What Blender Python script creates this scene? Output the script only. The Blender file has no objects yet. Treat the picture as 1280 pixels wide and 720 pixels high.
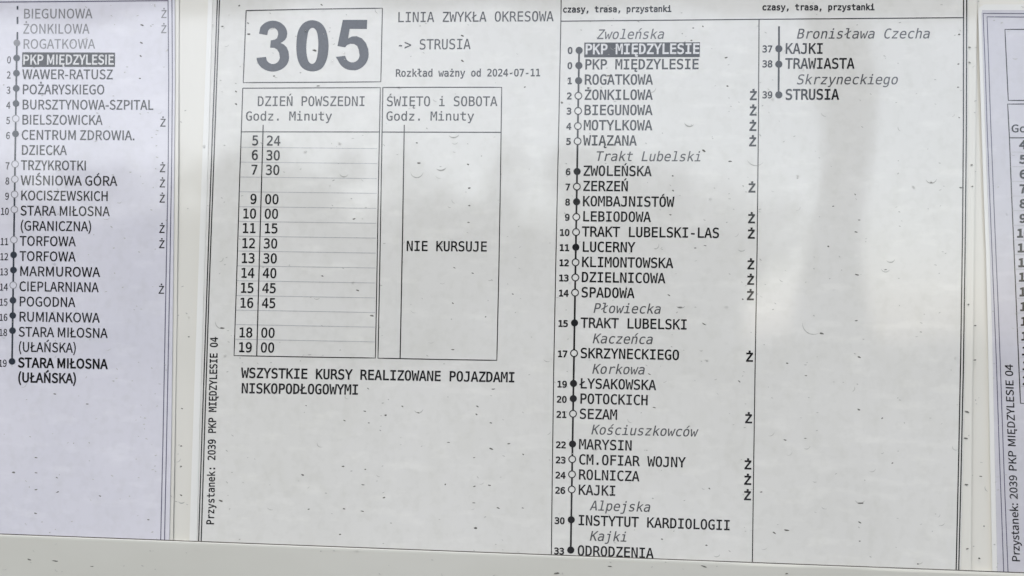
import bpy, math, random
from mathutils import Vector, Euler
from mathutils.geometry import delaunay_2d_cdt

# ------------------------------------------------------------------ camera
S = bpy.context.scene
C = S.collection
D = bpy.data
DIST = 0.37                       # a phone held 37 cm from the board
FPX = 1200.0                      # focal length in image pixels (1280 wide)
ZC = 1.50                         # height of the middle of the board above the pavement
cam_d = D.cameras.new('camera')
cam = D.objects.new('camera', cam_d)
C.objects.link(cam)
S.camera = cam
cam_d.sensor_width = 36.0
cam_d.lens = 36.0 * FPX / 1280.0
cam_d.clip_start = 0.01
cam_d.clip_end = 500.0
cam.rotation_euler = Euler((math.radians(91.7), math.radians(-0.9), math.radians(4.4)), 'XYZ')
M_CAM = cam.rotation_euler.to_matrix()
FWD = M_CAM @ Vector((0, 0, -1))
cam.location = Vector((0, 0, ZC)) - FWD * (DIST / FWD.y)
cam_d.dof.use_dof = True
cam_d.dof.focus_distance = DIST
cam_d.dof.aperture_fstop = 9.0

# ------------------------------------------------------------------ sky, sun, exposure
SUN_EL, SUN_AZ = math.radians(48), math.radians(205)
w = D.worlds.new('World')
S.world = w
w.use_nodes = True
nt = w.node_tree
bg = nt.nodes['Background']
sky = nt.nodes.new('ShaderNodeTexSky')
sky.sky_type = 'NISHITA'
sky.sun_disc = False
sky.sun_elevation = SUN_EL
sky.sun_rotation = SUN_AZ
sky.air_density = 1.0
sky.dust_density = 1.5
hs = nt.nodes.new('ShaderNodeHueSaturation')
hs.inputs['Saturation'].default_value = 0.5
nt.links.new(sky.outputs[0], hs.inputs['Color'])
nt.links.new(hs.outputs[0], bg.inputs['Color'])
bg.inputs['Strength'].default_value = 0.15
sun_d = D.lights.new('sun', 'SUN')
sun_d.energy = 1.0
sun_d.angle = math.radians(25)
sun_d.color = (1.0, 0.97, 0.92)
sun = D.objects.new('sun', sun_d)
C.objects.link(sun)
# Nishita: rotation 0 is +Y, turning clockwise seen from above
sdir = Vector((math.sin(SUN_AZ) * math.cos(SUN_EL), math.cos(SUN_AZ) * math.cos(SUN_EL), math.sin(SUN_EL)))
sun.rotation_euler = sdir.to_track_quat('Z', 'Y').to_euler()
sun.location = (0, -3, 5)
S.view_settings.view_transform = 'Standard'
S.view_settings.look = 'None'
S.view_settings.exposure = 0.52
S.view_settings.gamma = 1.0
S.render.engine = 'CYCLES'

# ------------------------------------------------------------------ image pixels -> board
RND = random.Random(5)

def wave(X, Z):
    """how far the laminated sheets stand off the flat board (they are never quite flat)"""
    return (0.00013 * math.sin(X * 31 + 1.3 + 5 * Z) + 0.00010 * math.sin(Z * 47 + X * 13 + .5)
            + 0.00004 * math.sin(X * 95 - Z * 60) + 0.00028)

def ray(px, py, h):  # casts an image pixel through the camera onto the board's plane
    d = M_CAM @ Vector(((px - 640) / FPX, -(py - 360) / FPX, -1.0))
    t = (-h - cam.location.y) / d.y
    return cam.location + d * t

def P(px, py, h, wavy=True):
    """point of the board seen at image pixel (px, py), cast through the camera, h metres in front of the back panel"""
    q = ray(px, py, h)
    if wavy:
        k = wave(q.x, q.z)
        q = ray(px, py, h + k)
    return q

MM = 0.001

# ------------------------------------------------------------------ materials
def nodes_of(m):
    m.use_nodes = True
    return m.node_tree, m.node_tree.nodes['Principled BSDF']

def film_normal(nt, bsdf, fine=0.010, broad=0.05):
    """ripple of the laminating film, the same for paper and print because it follows the place on the board"""
    g = nt.nodes.new('ShaderNodeNewGeometry')
    n1 = nt.nodes.new('ShaderNodeTexNoise'); n1.inputs['Scale'].default_value = 22; n1.inputs['Detail'].default_value = 1.0
    n2 = nt.nodes.new('ShaderNodeTexNoise'); n2.inputs['Scale'].default_value = 420; n2.inputs['Detail'].default_value = 3.0
    mp = nt.nodes.new('ShaderNodeMapping'); mp.inputs['Scale'].default_value = (1.0, 1.0, 0.45)
    nt.links.new(g.outputs['Position'], mp.inputs['Vector'])
    nt.links.new(mp.outputs[0], n1.inputs['Vector']); nt.links.new(mp.outputs[0], n2.inputs['Vector'])
    b1 = nt.nodes.new('ShaderNodeBump'); b1.inputs['Strength'].default_value = 1.0; b1.inputs['Distance'].default_value = 0.00018
    b2 = nt.nodes.new('ShaderNodeBump'); b2.inputs['Strength'].default_value = 1.0; b2.inputs['Distance'].default_value = 0.000006
    nt.links.new(n1.outputs['Fac'], b1.inputs['Height']); nt.links.new(n2.outputs['Fac'], b2.inputs['Height'])
    nt.links.new(b1.outputs[0], b2.inputs['Normal'])
    nt.links.new(b2.outputs[0], bsdf.inputs['Coat Normal'])

def film(bsdf, coat=1.0):
    bsdf.inputs['Coat Weight'].default_value = coat
    bsdf.inputs['Coat IOR'].default_value = 1.95
    bsdf.inputs['Coat Roughness'].default_value = 0.06
    bsdf.inputs['Specular IOR Level'].default_value = 0.0
    bsdf.inputs['Roughness'].default_value = 0.75

def paper_mat(name, a, b):
    m = D.materials.new(name)
    nt, bs = nodes_of(m)
    g = nt.nodes.new('ShaderNodeNewGeometry')
    def noise(scale, detail, sc=(1, 1, 1)):
        mp = nt.nodes.new('ShaderNodeMapping'); mp.inputs['Scale'].default_value = sc
        n = nt.nodes.new('ShaderNodeTexNoise'); n.inputs['Scale'].default_value = scale; n.inputs['Detail'].default_value = detail
        nt.links.new(g.outputs['Position'], mp.inputs['Vector']); nt.links.new(mp.outputs[0], n.inputs['Vector'])
        return n
    n1 = noise(16, 2.0)
    n2 = noise(330, 4.0)
    n3 = noise(120, 6.0, (1, 1, 0.5))
    r = nt.nodes.new('ShaderNodeValToRGB')
    r.color_ramp.elements[0].position = 0.3; r.color_ramp.elements[0].color = (*a, 1)
    r.color_ramp.elements[1].position = 0.7; r.color_ramp.elements[1].color = (*b, 1)
    nt.links.new(n1.outputs['Fac'], r.inputs['Fac'])
    # faint grain of dust under and on the film
    r2 = nt.nodes.new('ShaderNodeValToRGB')
    r2.color_ramp.elements[0].position = 0.33; r2.color_ramp.elements[0].color = (.88, .88, .86, 1)
    r2.color_ramp.elements[1].position = 0.52; r2.color_ramp.elements[1].color = (1, 1, 1, 1)
    nt.links.new(n2.outputs['Fac'], r2.inputs['Fac'])
    mx = nt.nodes.new('ShaderNodeMixRGB'); mx.blend_type = 'MULTIPLY'; mx.inputs[0].default_value = 0.3
    nt.links.new(r.outputs[0], mx.inputs[1]); nt.links.new(r2.outputs[0], mx.inputs[2])
    r3 = nt.nodes.new('ShaderNodeValToRGB')
    r3.color_ramp.elements[0].position = 0.36; r3.color_ramp.elements[0].color = (.93, .93, .91, 1)
    r3.color_ramp.elements[1].position = 0.5; r3.color_ramp.elements[1].color = (1, 1, 1, 1)
    nt.links.new(n3.outputs['Fac'], r3.inputs['Fac'])
    mx2 = nt.nodes.new('ShaderNodeMixRGB'); mx2.blend_type = 'MULTIPLY'; mx2.inputs[0].default_value = 0.35
    nt.links.new(mx.outputs[0], mx2.inputs[1]); nt.links.new(r3.outputs[0], mx2.inputs[2])
    n4 = noise(210, 7.0, (.35, 1, 1.0))
    r4 = nt.nodes.new('ShaderNodeValToRGB')
    r4.color_ramp.elements[0].position = 0.54; r4.color_ramp.elements[0].color = (0, 0, 0, 1)
    r4.color_ramp.elements[1].position = 0.72; r4.color_ramp.elements[1].color = (.05, .05, .046, 1)
    nt.links.new(n4.outputs['Fac'], r4.inputs['Fac'])
    mx3 = nt.nodes.new('ShaderNodeMixRGB'); mx3.blend_type = 'ADD'; mx3.inputs[0].default_value = 1.0
    nt.links.new(mx2.outputs[0], mx3.inputs[1]); nt.links.new(r4.outputs[0], mx3.inputs[2])
    nt.links.new(mx3.outputs[0], bs.inputs['Base Color'])
    film(bs)
    film_normal(nt, bs)
    return m

def ink_mat(name, col):
    m = D.materials.new(name)
    nt, bs = nodes_of(m)
    g = nt.nodes.new('ShaderNodeNewGeometry')
    n = nt.nodes.new('ShaderNodeTexNoise'); n.inputs['Scale'].default_value = 900; n.inputs['Detail'].default_value = 3
    nt.links.new(g.outputs['Position'], n.inputs['Vector'])
    wn = nt.nodes.new('ShaderNodeTexNoise'); wn.inputs['Scale'].default_value = 75; wn.inputs['Detail'].default_value = 2
    nt.links.new(g.outputs['Position'], wn.inputs['Vector'])
    wr = nt.nodes.new('ShaderNodeValToRGB')
    wr.color_ramp.elements[0].position = 0.5; wr.color_ramp.elements[0].color = (0, 0, 0, 1)
    wr.color_ramp.elements[1].position = 0.8; wr.color_ramp.elements[1].color = (.035, .035, .037, 1)
    nt.links.new(wn.outputs['Fac'], wr.inputs['Fac'])
    ad = nt.nodes.new('ShaderNodeMixRGB'); ad.blend_type = 'ADD'; ad.inputs[0].default_value = 1.0
    nt.links.new(wr.outputs[0], ad.inputs[2])
    r = nt.nodes.new('ShaderNodeValToRGB')
    r.color_ramp.elements[0].position = 0.3; r.color_ramp.elements[0].color = (*col, 1)
    r.color_ramp.elements[1].position = 0.75; r.color_ramp.elements[1].color = (*[min(1, c * 1.3 + .004) for c in col], 1)
    nt.links.new(n.outputs['Fac'], r.inputs['Fac'])
    nt.links.new(r.outputs[0], ad.inputs[1])
    nt.links.new(ad.outputs[0], bs.inputs['Base Color'])
    film(bs)
    film_normal(nt, bs)
    return m

def plain_mat(name, a, b, scale=60, rough=0.5, coat=0.0, bump=0.00001, stretch=(1, 1, 1)):
    m = D.materials.new(name)
    nt, bs = nodes_of(m)
    g = nt.nodes.new('ShaderNodeNewGeometry')
    mp = nt.nodes.new('ShaderNodeMapping'); mp.inputs['Scale'].default_value = stretch
    n = nt.nodes.new('ShaderNodeTexNoise'); n.inputs['Scale'].default_value = scale; n.inputs['Detail'].default_value = 5
    nt.links.new(g.outputs['Position'], mp.inputs['Vector']); nt.links.new(mp.outputs[0], n.inputs['Vector'])
    r = nt.nodes.new('ShaderNodeValToRGB')
    r.color_ramp.elements[0].position = 0.3; r.color_ramp.elements[0].color = (*a, 1)
    r.color_ramp.elements[1].position = 0.7; r.color_ramp.elements[1].color = (*b, 1)
    nt.links.new(n.outputs['Fac'], r.inputs['Fac']); nt.links.new(r.outputs[0], bs.inputs['Base Color'])
    bs.inputs['Roughness'].default_value = rough
    if coat:
        bs.inputs['Coat Weight'].default_value = coat
        bs.inputs['Coat Roughness'].default_value = 0.06
        bs.inputs['Coat IOR'].default_value = 1.95
    b = nt.nodes.new('ShaderNodeBump'); b.inputs['Distance'].default_value = bump
    nt.links.new(n.outputs['Fac'], b.inputs['Height']); nt.links.new(b.outputs[0], bs.inputs['Normal'])
    return m

MAT = dict(
    paper=paper_mat('white_paper_in_film', (.735, .73, .695), (.775, .77, .74)),
    lilac_dimmed=paper_mat('lilac_paper_dimmed_for_reflection', (.60, .59, .64), (.65, .64, .685)),  # lilac paper made darker, stands in for a darker reflection on the bulged sheet
    lilac=paper_mat('lilac_paper_in_film', (.70, .695, .76), (.745, .735, .795)),
    margin=plain_mat('clear_film_over_cream_board', (.76, .745, .68), (.81, .795, .73), 40, .5, 1.0, .00002, (1, 1, .15)),
    edge=plain_mat('milky_film_edge', (.80, .80, .77), (.86, .86, .83), 60, .4, 1.0, .00002, (1, 1, .2)),
    panel=plain_mat('cream_painted_panel', (.76, .745, .68), (.81, .795, .73), 30, .4, 1.0, .00003, (1, 1, .12)),
    rail=plain_mat('grey_painted_rail', (.585, .58, .52), (.64, .635, .58), 26, .45, 0.8, .00003, (.35, 1, 1)),
    ink=ink_mat('black_ink', (.008, .008, .010)),
    soft=ink_mat('grey_ink', (.028, .028, .03)),
    hair=ink_mat('pale_grey_ink', (.43, .43, .44)),
    lila_line=ink_mat('violet_grey_ink', (.10, .095, .15)),
    big=ink_mat('slate_ink', (.030, .036, .050)),
    faded=ink_mat('faded_grey_ink', (.20, .20, .21)),
    street=ink_mat('mid_grey_ink', (.085, .085, .09)),
    white=ink_mat('paper_white_of_reversed_letters', (.62, .62, .62)),
    dirt=plain_mat('grey_green_dirt', (.07, .068, .06), (.17, .165, .145), 900, .6),
    dirt2=plain_mat('pale_dust_rim', (.33, .33, .31), (.50, .50, .47), 900, .6),
    gap_shade=plain_mat('dark_grey_gap_shade', (.04, .036, .03), (.12, .11, .095), 90, .7),  # dark colour for the shadow line along the rail top
    rust=plain_mat('brown_rust', (.10, .045, .02), (.2, .1, .05), 900, .7),
    ground=plain_mat('grey_paving', (.06, .06, .058), (.10, .098, .09), 1.5, .8, 0, .002),
    leaf=plain_mat('dull_green_leaf', (.035, .06, .02), (.07, .10, .035), 2, .7, 0, .001),
    post=plain_mat('grey_galvanised_steel', (.12, .12, .115), (.18, .18, .17), 8, .5, 0, .0002),
    roof=plain_mat('grey_canopy_paint', (.30, .30, .29), (.36, .36, .35), 3, .5, 0, .0002),
    plaster=plain_mat('pale_grey_plaster', (.68, .67, .64), (.74, .73, .70), 2, .85, 0, .001),
    pane=plain_mat('dark_window_glass', (.03, .035, .04), (.05, .055, .06), 2, .15, 0, .0001),
    bark=plain_mat('grey_brown_bark', (.07, .055, .04), (.13, .1, .08), 6, .8, 0, .004),
)
dm = D.materials.new('clear_water')
nt_, bs_ = nodes_of(dm)
bs_.inputs['Base Color'].default_value = (1, 1, 1, 1)
bs_.inputs['Roughness'].default_value = 0.0
bs_.inputs['IOR'].default_value = 1.33
bs_.inputs['Transmission Weight'].default_value = 1.0
MAT['water'] = dm

# ------------------------------------------------------------------ object helpers
def link(name, verts, faces, mat, parent=None, smooth=False):
    me = D.meshes.new(name)
    me.from_pydata([tuple(v) for v in verts], [], faces)
    me.materials.append(MAT[mat])
    if smooth:
        me.polygons.foreach_set('use_smooth', [True] * len(me.polygons))
    me.update()
    o = D.objects.new(name, me)
    C.objects.link(o)
    if parent is not None:
        o.parent = parent
        o.matrix_parent_inverse = parent.matrix_world.inverted()
        b = parent_base(parent)
        for v in me.vertices:
            v.co = v.co - b
        o.matrix_parent_inverse.identity()
    return o

BASE = {}
def parent_base(p):
    q = p
    while q.parent is not None:
        q = q.parent
    return BASE.get(q.name, Vector((0, 0, 0)))

def thing(name, label, cat, base, group=None):
    o = D.objects.new(name, None)
    o.empty_display_size = 0.02
    C.objects.link(o)
    o.location = base
    BASE[o.name] = Vector(base)
    o['label'] = label
    o['category'] = cat
    if group:
        o['group'] = group
    return o

# ------------------------------------------------------------------ lettering
# outlines of the letters: advance ; contour | contour ..., points x,y
GLYPHS = {
'mono': {
'A': '429;214 458 140 192 289 192|172 520 257 520 416 0 344 0 305 135 123 135 86 0 13 0',
'B': '429;128 248 128 58 212 58 249 60 278 67 299 79 314 97 322 120 325 150 322 181 313 206 298 224 276 238 247 246 212 248|128 462 128 305 210 305 241 308 266 314 284 325 297 341 304 362 307 388 304 412 297 431 284 445 266 454 241 460 210 462|58 520 212 520 261 516 302 505 335 485 359 459 373 427 378 388 375 358 368 333 355 313 337 297 314 285 287 278 318 270 345 255 367 235 383 208 393 178 396 143 391 99 375 64 350 36 314 16 268 4 212 0 58 0',
'C': '429;374 18 337 3 319 -3 299 -7 259 -10 197 -2 145 21 104 61 73 114 55 180 48 259 55 338 73 404 104 458 146 498 197 521 259 529 299 526 337 517 374 501 374 429 356 442 338 452 318 461 298 467 279 471 259 472 217 466 183 449 156 419 137 378 126 325 122 259 126 194 137 141 156 100 183 71 217 53 259 47 279 48 299 52 319 58 356 77 374 91',
'D': '429;152 58 205 63 246 77 276 101 295 138 307 191 311 259 307 328 295 381 276 418 247 443 205 457 152 462 118 462 118 58|153 520 226 513 284 492 329 456 360 406 379 341 385 259 379 178 360 113 329 63 284 28 226 7 153 0 48 0 48 520',
'E': '429;69 520 377 520 377 461 139 461 139 307 367 307 367 248 139 248 139 59 384 59 384 0 69 0',
'F': '429;81 520 387 520 387 461 152 461 152 307 365 307 365 248 152 248 152 0 81 0',
'G': '429;384 43 365 27 344 14 321 3 297 -4 271 -9 244 -10 183 -2 132 21 91 61 60 114 42 181 36 259 42 338 60 404 91 458 133 498 185 521 246 529 268 528 289 525 309 520 329 513 367 492 367 420 348 436 328 449 309 459 289 466 268 471 246 472 204 466 170 449 143 419 124 378 113 324 109 259 113 193 124 140 142 99 168 70 202 53 244 47 273 49 285 52 307 62 317 69 317 209 242 209 242 267 384 267',
'H': '429;48 520 118 520 118 307 311 307 311 520 382 520 382 0 311 0 311 248 118 248 118 0 48 0',
'I': '429;70 520 359 520 359 461 250 461 250 59 359 59 359 0 70 0 70 59 179 59 179 461 70 461',
'J': '429;38 21 38 103 59 86 81 72 103 61 126 53 150 49 173 47 203 50 226 59 243 73 254 95 260 127 263 170 263 461 130 461 130 520 333 520 333 170 329 110 317 64 296 31 266 8 225 -6 173 -10 129 -7 62 11',
'K': '429;48 520 118 520 118 289 338 520 421 520 218 307 427 0 342 0 172 260 118 203 118 0 48 0',
'L': '429;75 520 146 520 146 59 397 59 397 0 75 0',
'M': '429;30 520 124 520 214 255 304 520 399 520 399 0 334 0 334 459 241 185 188 185 95 459 95 0 30 0',
'N': '429;48 520 138 520 313 92 313 520 381 520 381 0 292 0 116 428 116 0 48 0',
'O': '429;315 259 312 328 305 383 292 423 273 450 247 467 214 472 182 467 157 450 138 423 125 383 117 328 114 259 117 190 125 136 138 96 157 69 182 52 214 47 247 52 273 69 292 96 305 136 312 190|389 259 384 177 369 109 346 57 312 20 268 -3 214 -10 161 -3 117 19 84 56 60 109 45 176 41 259 46 342 60 410 84 462 117 500 161 522 214 529 268 522 312 500 346 462 369 410 384 342',
'P': '429;139 462 139 267 220 267 251 270 276 278 296 292 312 312 321 336 324 365 321 393 312 417 297 436 276 451 251 459 220 462|69 520 220 520 274 515 318 502 352 480 377 450 392 411 397 365 392 317 377 279 353 248 318 226 274 213 220 209 139 209 139 0 69 0',
'R': '429;265 245 282 239 297 231 311 219 325 202 341 176 359 142 429 0 354 0 292 131 275 164 258 188 244 204 228 213 209 218 188 220 120 220 120 0 50 0 50 520 195 520 247 516 291 503 326 481 351 452 366 414 372 369 368 337 359 309 343 285 322 266 296 253|120 462 120 278 197 278 228 280 253 288 273 300 286 318 295 341 297 369 294 397 286 420 271 438 251 451 225 459 195 462',
'S': '429;352 502 352 431 310 454 267 468 245 471 223 472 192 470 166 462 144 449 128 432 119 411 116 386 118 365 124 348 135 334 151 323 175 312 242 295 287 282 322 264 349 242 367 214 379 181 382 142 377 97 362 59 336 29 301 7 256 -6 203 -10 154 -7 105 4 55 21 55 96 106 68 155 52 179 48 203 47 236 50 263 58 286 71 302 89 312 111 315 138 313 161 306 181 295 197 278 210 254 220 224 229 186 237 142 250 107 267 81 287 63 311 52 341 48 376 54 419 69 456 95 487 130 511 171 525 220 529 261 526 305 517',
'T': '429;16 520 413 520 413 461 250 461 250 0 180 0 180 461 16 461',
'U': '429;51 200 51 520 122 520 122 145 124 113 128 95 131 88 140 76 163 57 196 48 214 47 234 48 266 57 279 66 289 76 298 88 304 103 307 126 307 520 378 520 378 200 377 151 373 114 368 86 360 65 348 47 334 31 318 18 300 8 281 0 260 -6 238 -9 214 -10 191 -9 169 -6 148 0 129 8 112 18 95 31 81 46 70 65 61 87 56 114 52 152',
'V': '429;214 59 337 520 409 520 257 0 172 0 20 520 93 520',
'W': '429;0 520 69 520 118 98 178 377 251 377 311 97 361 520 429 520 352 0 285 0 214 309 144 0 78 0',
'Y': '429;13 520 88 520 214 290 341 520 416 520 250 233 250 0 179 0 179 233',
'Z': '429;62 520 399 520 399 466 128 59 407 59 407 0 54 0 54 54 319 461 62 461',
'Ą': '429;342 0 384 0 366 -26 356 -46 353 -63 354 -72 357 -80 363 -87 370 -91 380 -94 391 -95 406 -94 435 -84 435 -131 402 -137 387 -138 361 -136 341 -131 325 -122 314 -110 307 -95 305 -75 306 -64 309 -52 321 -27|214 458 140 192 289 192|172 520 257 520 416 0 344 0 305 135 123 135 86 0 13 0',
'Ć': '429;374 18 337 3 319 -3 299 -7 259 -10 197 -2 145 21 104 61 73 114 55 180 48 259 55 338 73 404 104 458 146 498 197 521 259 529 299 526 337 517 374 501 374 429 356 442 338 452 318 461 298 467 279 471 259 472 217 466 183 449 156 419 137 378 126 325 122 259 126 194 137 141 156 100 183 71 217 53 259 47 279 48 299 52 319 58 356 77 374 91|265 661 330 661 250 569 197 569',
'Ę': '429;290 0 331 0 308 -37 304 -46 301 -63 302 -72 305 -80 310 -87 327 -94 339 -95 353 -94 382 -84 382 -131 350 -137 335 -138 309 -136 288 -131 272 -122 261 -110 255 -95 252 -75 253 -64 262 -40 269 -27 278 -14|69 520 377 520 377 461 139 461 139 307 367 307 367 248 139 248 139 59 384 59 384 0 69 0',
'Ł': '429;75 520 146 520 146 305 255 382 282 343 146 248 146 59 397 59 397 0 75 0 75 199 24 162 -3 200 75 255',
'Ń': '429;245 661 310 661 231 569 177 569|48 520 138 520 313 92 313 520 381 520 381 0 292 0 116 428 116 0 48 0',
'Ó': '429;315 259 312 328 305 383 292 423 273 450 247 467 214 472 182 467 157 450 138 423 125 383 117 328 114 259 117 190 125 136 138 96 157 69 182 52 214 47 247 52 273 69 292 96 305 136 312 190|389 259 384 177 369 109 346 57 312 20 268 -3 214 -10 161 -3 117 19 84 56 60 109 45 176 41 259 46 342 60 410 84 462 117 500 161 522 214 529 268 522 312 500 346 462 369 410 384 342|234 661 299 661 219 569 165 569',
'Ś': '429;243 661 307 661 228 569 174 569|352 502 352 431 310 454 267 468 245 471 223 472 192 470 166 462 144 449 128 432 119 411 116 386 118 365 124 348 135 334 151 323 175 312 242 295 287 282 322 264 349 242 367 214 379 181 382 142 377 97 362 59 336 29 301 7 256 -6 203 -10 154 -7 105 4 55 21 55 96 106 68 155 52 179 48 203 47 236 50 263 58 286 71 302 89 312 111 315 138 313 161 306 181 295 197 278 210 254 220 224 229 186 237 142 250 107 267 81 287 63 311 52 341 48 376 54 419 69 456 95 487 130 511 171 525 220 529 261 526 305 517',
'Ż': '429;196 652 267 652 267 580 196 580|62 520 399 520 399 466 128 59 407 59 407 0 54 0 54 54 319 461 62 461',
'Ź': '429;243 661 308 661 228 569 175 569|62 520 399 520 399 466 128 59 407 59 407 0 54 0 54 54 319 461 62 461',
'0': '429;214 474 185 468 160 450 141 421 128 379 120 325 117 259 120 194 128 140 141 99 160 69 185 51 214 46 245 51 269 69 288 99 302 140 310 194 312 259 310 325 302 379 288 421 269 450 245 468|214 529 265 522 307 499 340 461 364 408 378 341 383 259 378 178 364 111 340 58 307 20 265 -3 214 -10 164 -3 122 20 89 58 65 111 51 178 46 259 51 341 65 408 89 461 122 499 164 522',
'1': '429;94 59 203 59 203 456 86 430 86 494 203 520 273 520 273 59 381 59 381 0 94 0',
'2': '429;130 59 369 59 369 0 53 0 53 59 95 103 132 144 167 180 234 255 255 281 281 323 288 341 292 359 293 377 290 404 282 427 268 445 248 459 225 467 197 470 176 469 154 465 131 459 107 450 57 424 57 495 104 514 128 521 173 528 196 529 244 525 284 511 319 489 345 459 360 423 365 382 364 360 358 338 350 315 337 292 321 268 266 204',
'3': '429;270 278 302 267 328 251 349 230 364 205 373 176 376 143 370 99 354 62 327 31 291 8 247 -6 194 -10 146 -7 96 2 72 8 48 16 48 86 71 74 118 58 141 53 163 50 186 49 222 52 251 61 275 75 292 95 303 120 306 150 303 179 292 202 275 222 252 237 224 246 191 249 138 249 138 307 191 307 221 309 246 316 267 328 282 344 291 364 294 387 291 412 283 432 269 449 249 461 225 468 197 470 154 467 110 458 63 442 63 507 138 524 179 529 197 529 244 525 284 512 318 491 343 463 358 429 364 390 361 363 353 339 340 319 321 301 298 288',
'4': '429;256 456 92 181 256 181|244 520 326 520 326 181 395 181 395 124 326 124 326 0 256 0 256 124 36 124 36 190',
'5': '429;72 520 335 520 335 461 136 461 136 333 176 343 197 344 247 338 290 322 325 296 351 260 367 217 372 167 367 116 350 73 323 37 285 11 240 -5 187 -10 135 -8 111 -5 69 5 50 12 50 84 71 73 93 64 136 53 158 50 180 49 216 52 246 63 270 80 288 103 298 132 302 167 298 201 287 230 269 253 244 271 214 281 178 284 160 284 141 282 106 273 89 267 72 259',
'6': '429;345 508 345 444 330 452 298 463 282 467 247 470 206 464 172 448 146 420 126 381 115 332 111 272 124 293 139 311 157 325 178 335 201 342 225 344 272 339 310 323 342 298 365 262 378 219 383 167 378 115 364 71 341 36 308 10 269 -5 221 -10 166 -3 122 19 88 55 65 106 51 175 46 259 52 340 69 407 97 460 136 499 185 522 244 529 261 529 295 524 329 515|220 289 192 285 168 274 149 256 135 232 126 202 123 167 126 131 135 102 149 77 168 59 192 49 220 45 248 48 272 59 290 76 303 100 311 130 314 167 311 204 303 234 290 258 272 275 248 285',
'7': '429;48 520 376 520 376 490 190 0 116 0 297 461 48 461',
'8': '429;214 247 186 244 161 235 142 221 128 201 119 176 116 146 119 117 128 92 142 72 162 57 186 48 214 45 244 48 268 57 287 71 302 91 310 116 313 146 310 176 301 200 287 220 267 235 243 244|153 276 125 286 102 300 83 319 69 341 61 366 58 394 62 433 77 466 100 493 131 513 170 525 214 529 260 525 298 513 329 493 353 466 367 433 372 394 369 366 360 341 346 319 327 300 304 286 276 276 308 266 335 250 356 230 371 204 381 174 384 140 379 96 364 59 339 30 305 8 264 -6 214 -10 165 -6 124 7 90 29 65 59 51 96 46 139 49 174 58 204 73 230 94 250 121 266|128 388 130 362 138 341 150 324 167 312 189 305 214 302 241 305 262 312 279 324 292 341 299 362 302 388 299 414 292 436 279 453 262 465 241 472 214 475 189 472 167 465 150 452 138 435 130 414',
'9': '429;208 231 235 234 259 245 278 263 292 287 301 317 304 352 301 388 292 418 278 442 259 460 235 471 208 474 179 471 156 461 137 443 124 420 116 389 114 352 116 315 124 285 137 261 155 244 179 234|82 11 82 76 113 61 146 52 180 49 221 55 255 71 282 99 301 138 312 188 316 248 303 226 288 208 270 194 249 184 227 178 202 175 156 181 117 196 85 222 63 257 49 301 44 353 49 405 63 448 87 483 119 509 158 524 206 529 261 522 305 500 339 464 362 412 376 344 381 259 375 179 358 112 330 59 291 21 242 -2 183 -10 149 -8 115 -1',
'a': '429;223 196 189 194 161 187 139 176 123 161 114 142 110 118 113 96 120 78 132 63 148 52 167 46 190 44 223 48 251 60 274 80 291 108 301 142 304 196|369 222 369 0 304 0 304 58 289 37 272 19 253 6 230 -3 205 -8 177 -10 140 -6 108 5 82 24 62 48 50 78 46 114 51 153 66 186 90 212 124 231 166 242 218 246 304 246 302 285 294 307 281 324 262 336 237 343 206 345 184 344 162 341 140 336 96 319 75 308 75 372 98 381 143 393 185 399 237 398 264 393 289 385 310 374 329 360 344 342 352 330 359 315 363 299 368 254',
'b': '429;320 195 317 240 309 278 296 307 278 328 254 341 226 345 197 341 174 328 155 307 142 278 134 240 131 195 134 149 142 112 155 83 174 61 197 48 226 44 254 48 278 61 296 82 309 112 317 149|131 340 143 358 157 372 174 384 193 393 213 398 236 399 280 393 317 375 347 345 369 305 383 255 387 196 383 136 369 86 347 45 316 14 279 -4 235 -10 213 -8 193 -3 174 5 157 17 143 31 131 49 131 0 67 0 67 542 131 542',
'c': '429;369 20 334 3 316 -3 298 -7 260 -10 204 -4 157 14 119 44 91 85 74 135 68 195 74 254 91 304 119 345 157 375 204 393 260 399 279 399 315 392 351 379 369 369 369 302 352 316 335 327 318 335 301 341 281 344 260 345 223 341 193 328 168 306 150 276 139 239 135 195 139 150 150 113 168 83 193 62 224 49 260 44 282 45 320 54 338 63 354 73 369 86',
'd': '429;299 340 299 542 363 542 363 0 299 0 299 49 287 31 273 17 256 5 237 -3 217 -8 195 -10 151 -4 114 14 83 45 61 86 47 136 43 196 47 255 61 305 84 345 114 375 151 393 195 399 217 398 238 393 257 384 273 373 287 358|110 195 113 149 121 112 134 82 152 61 176 48 204 44 232 48 256 61 275 83 288 112 296 149 299 195 296 240 288 278 275 307 256 328 232 341 204 345 176 341 152 328 134 307 121 278 113 240',
'e': '429;387 211 387 180 110 180 113 138 124 105 143 79 168 60 199 48 237 44 258 45 301 54 347 71 372 84 372 20 325 3 302 -3 279 -7 236 -10 180 -4 133 14 94 44 66 85 49 135 43 195 48 253 65 302 93 344 130 375 175 393 227 399 273 394 312 377 344 349 368 311 382 265|323 230 320 264 311 293 296 316 277 332 253 342 224 345 195 342 169 331 148 314 130 291 119 263 112 229',
'f': '429;370 542 370 489 297 489 277 487 261 482 249 474 242 463 238 446 236 424 236 390 370 390 370 340 236 340 236 0 172 0 172 340 68 340 68 390 172 390 172 417 175 456 185 488 201 511 225 528 255 538 293 542',
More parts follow.
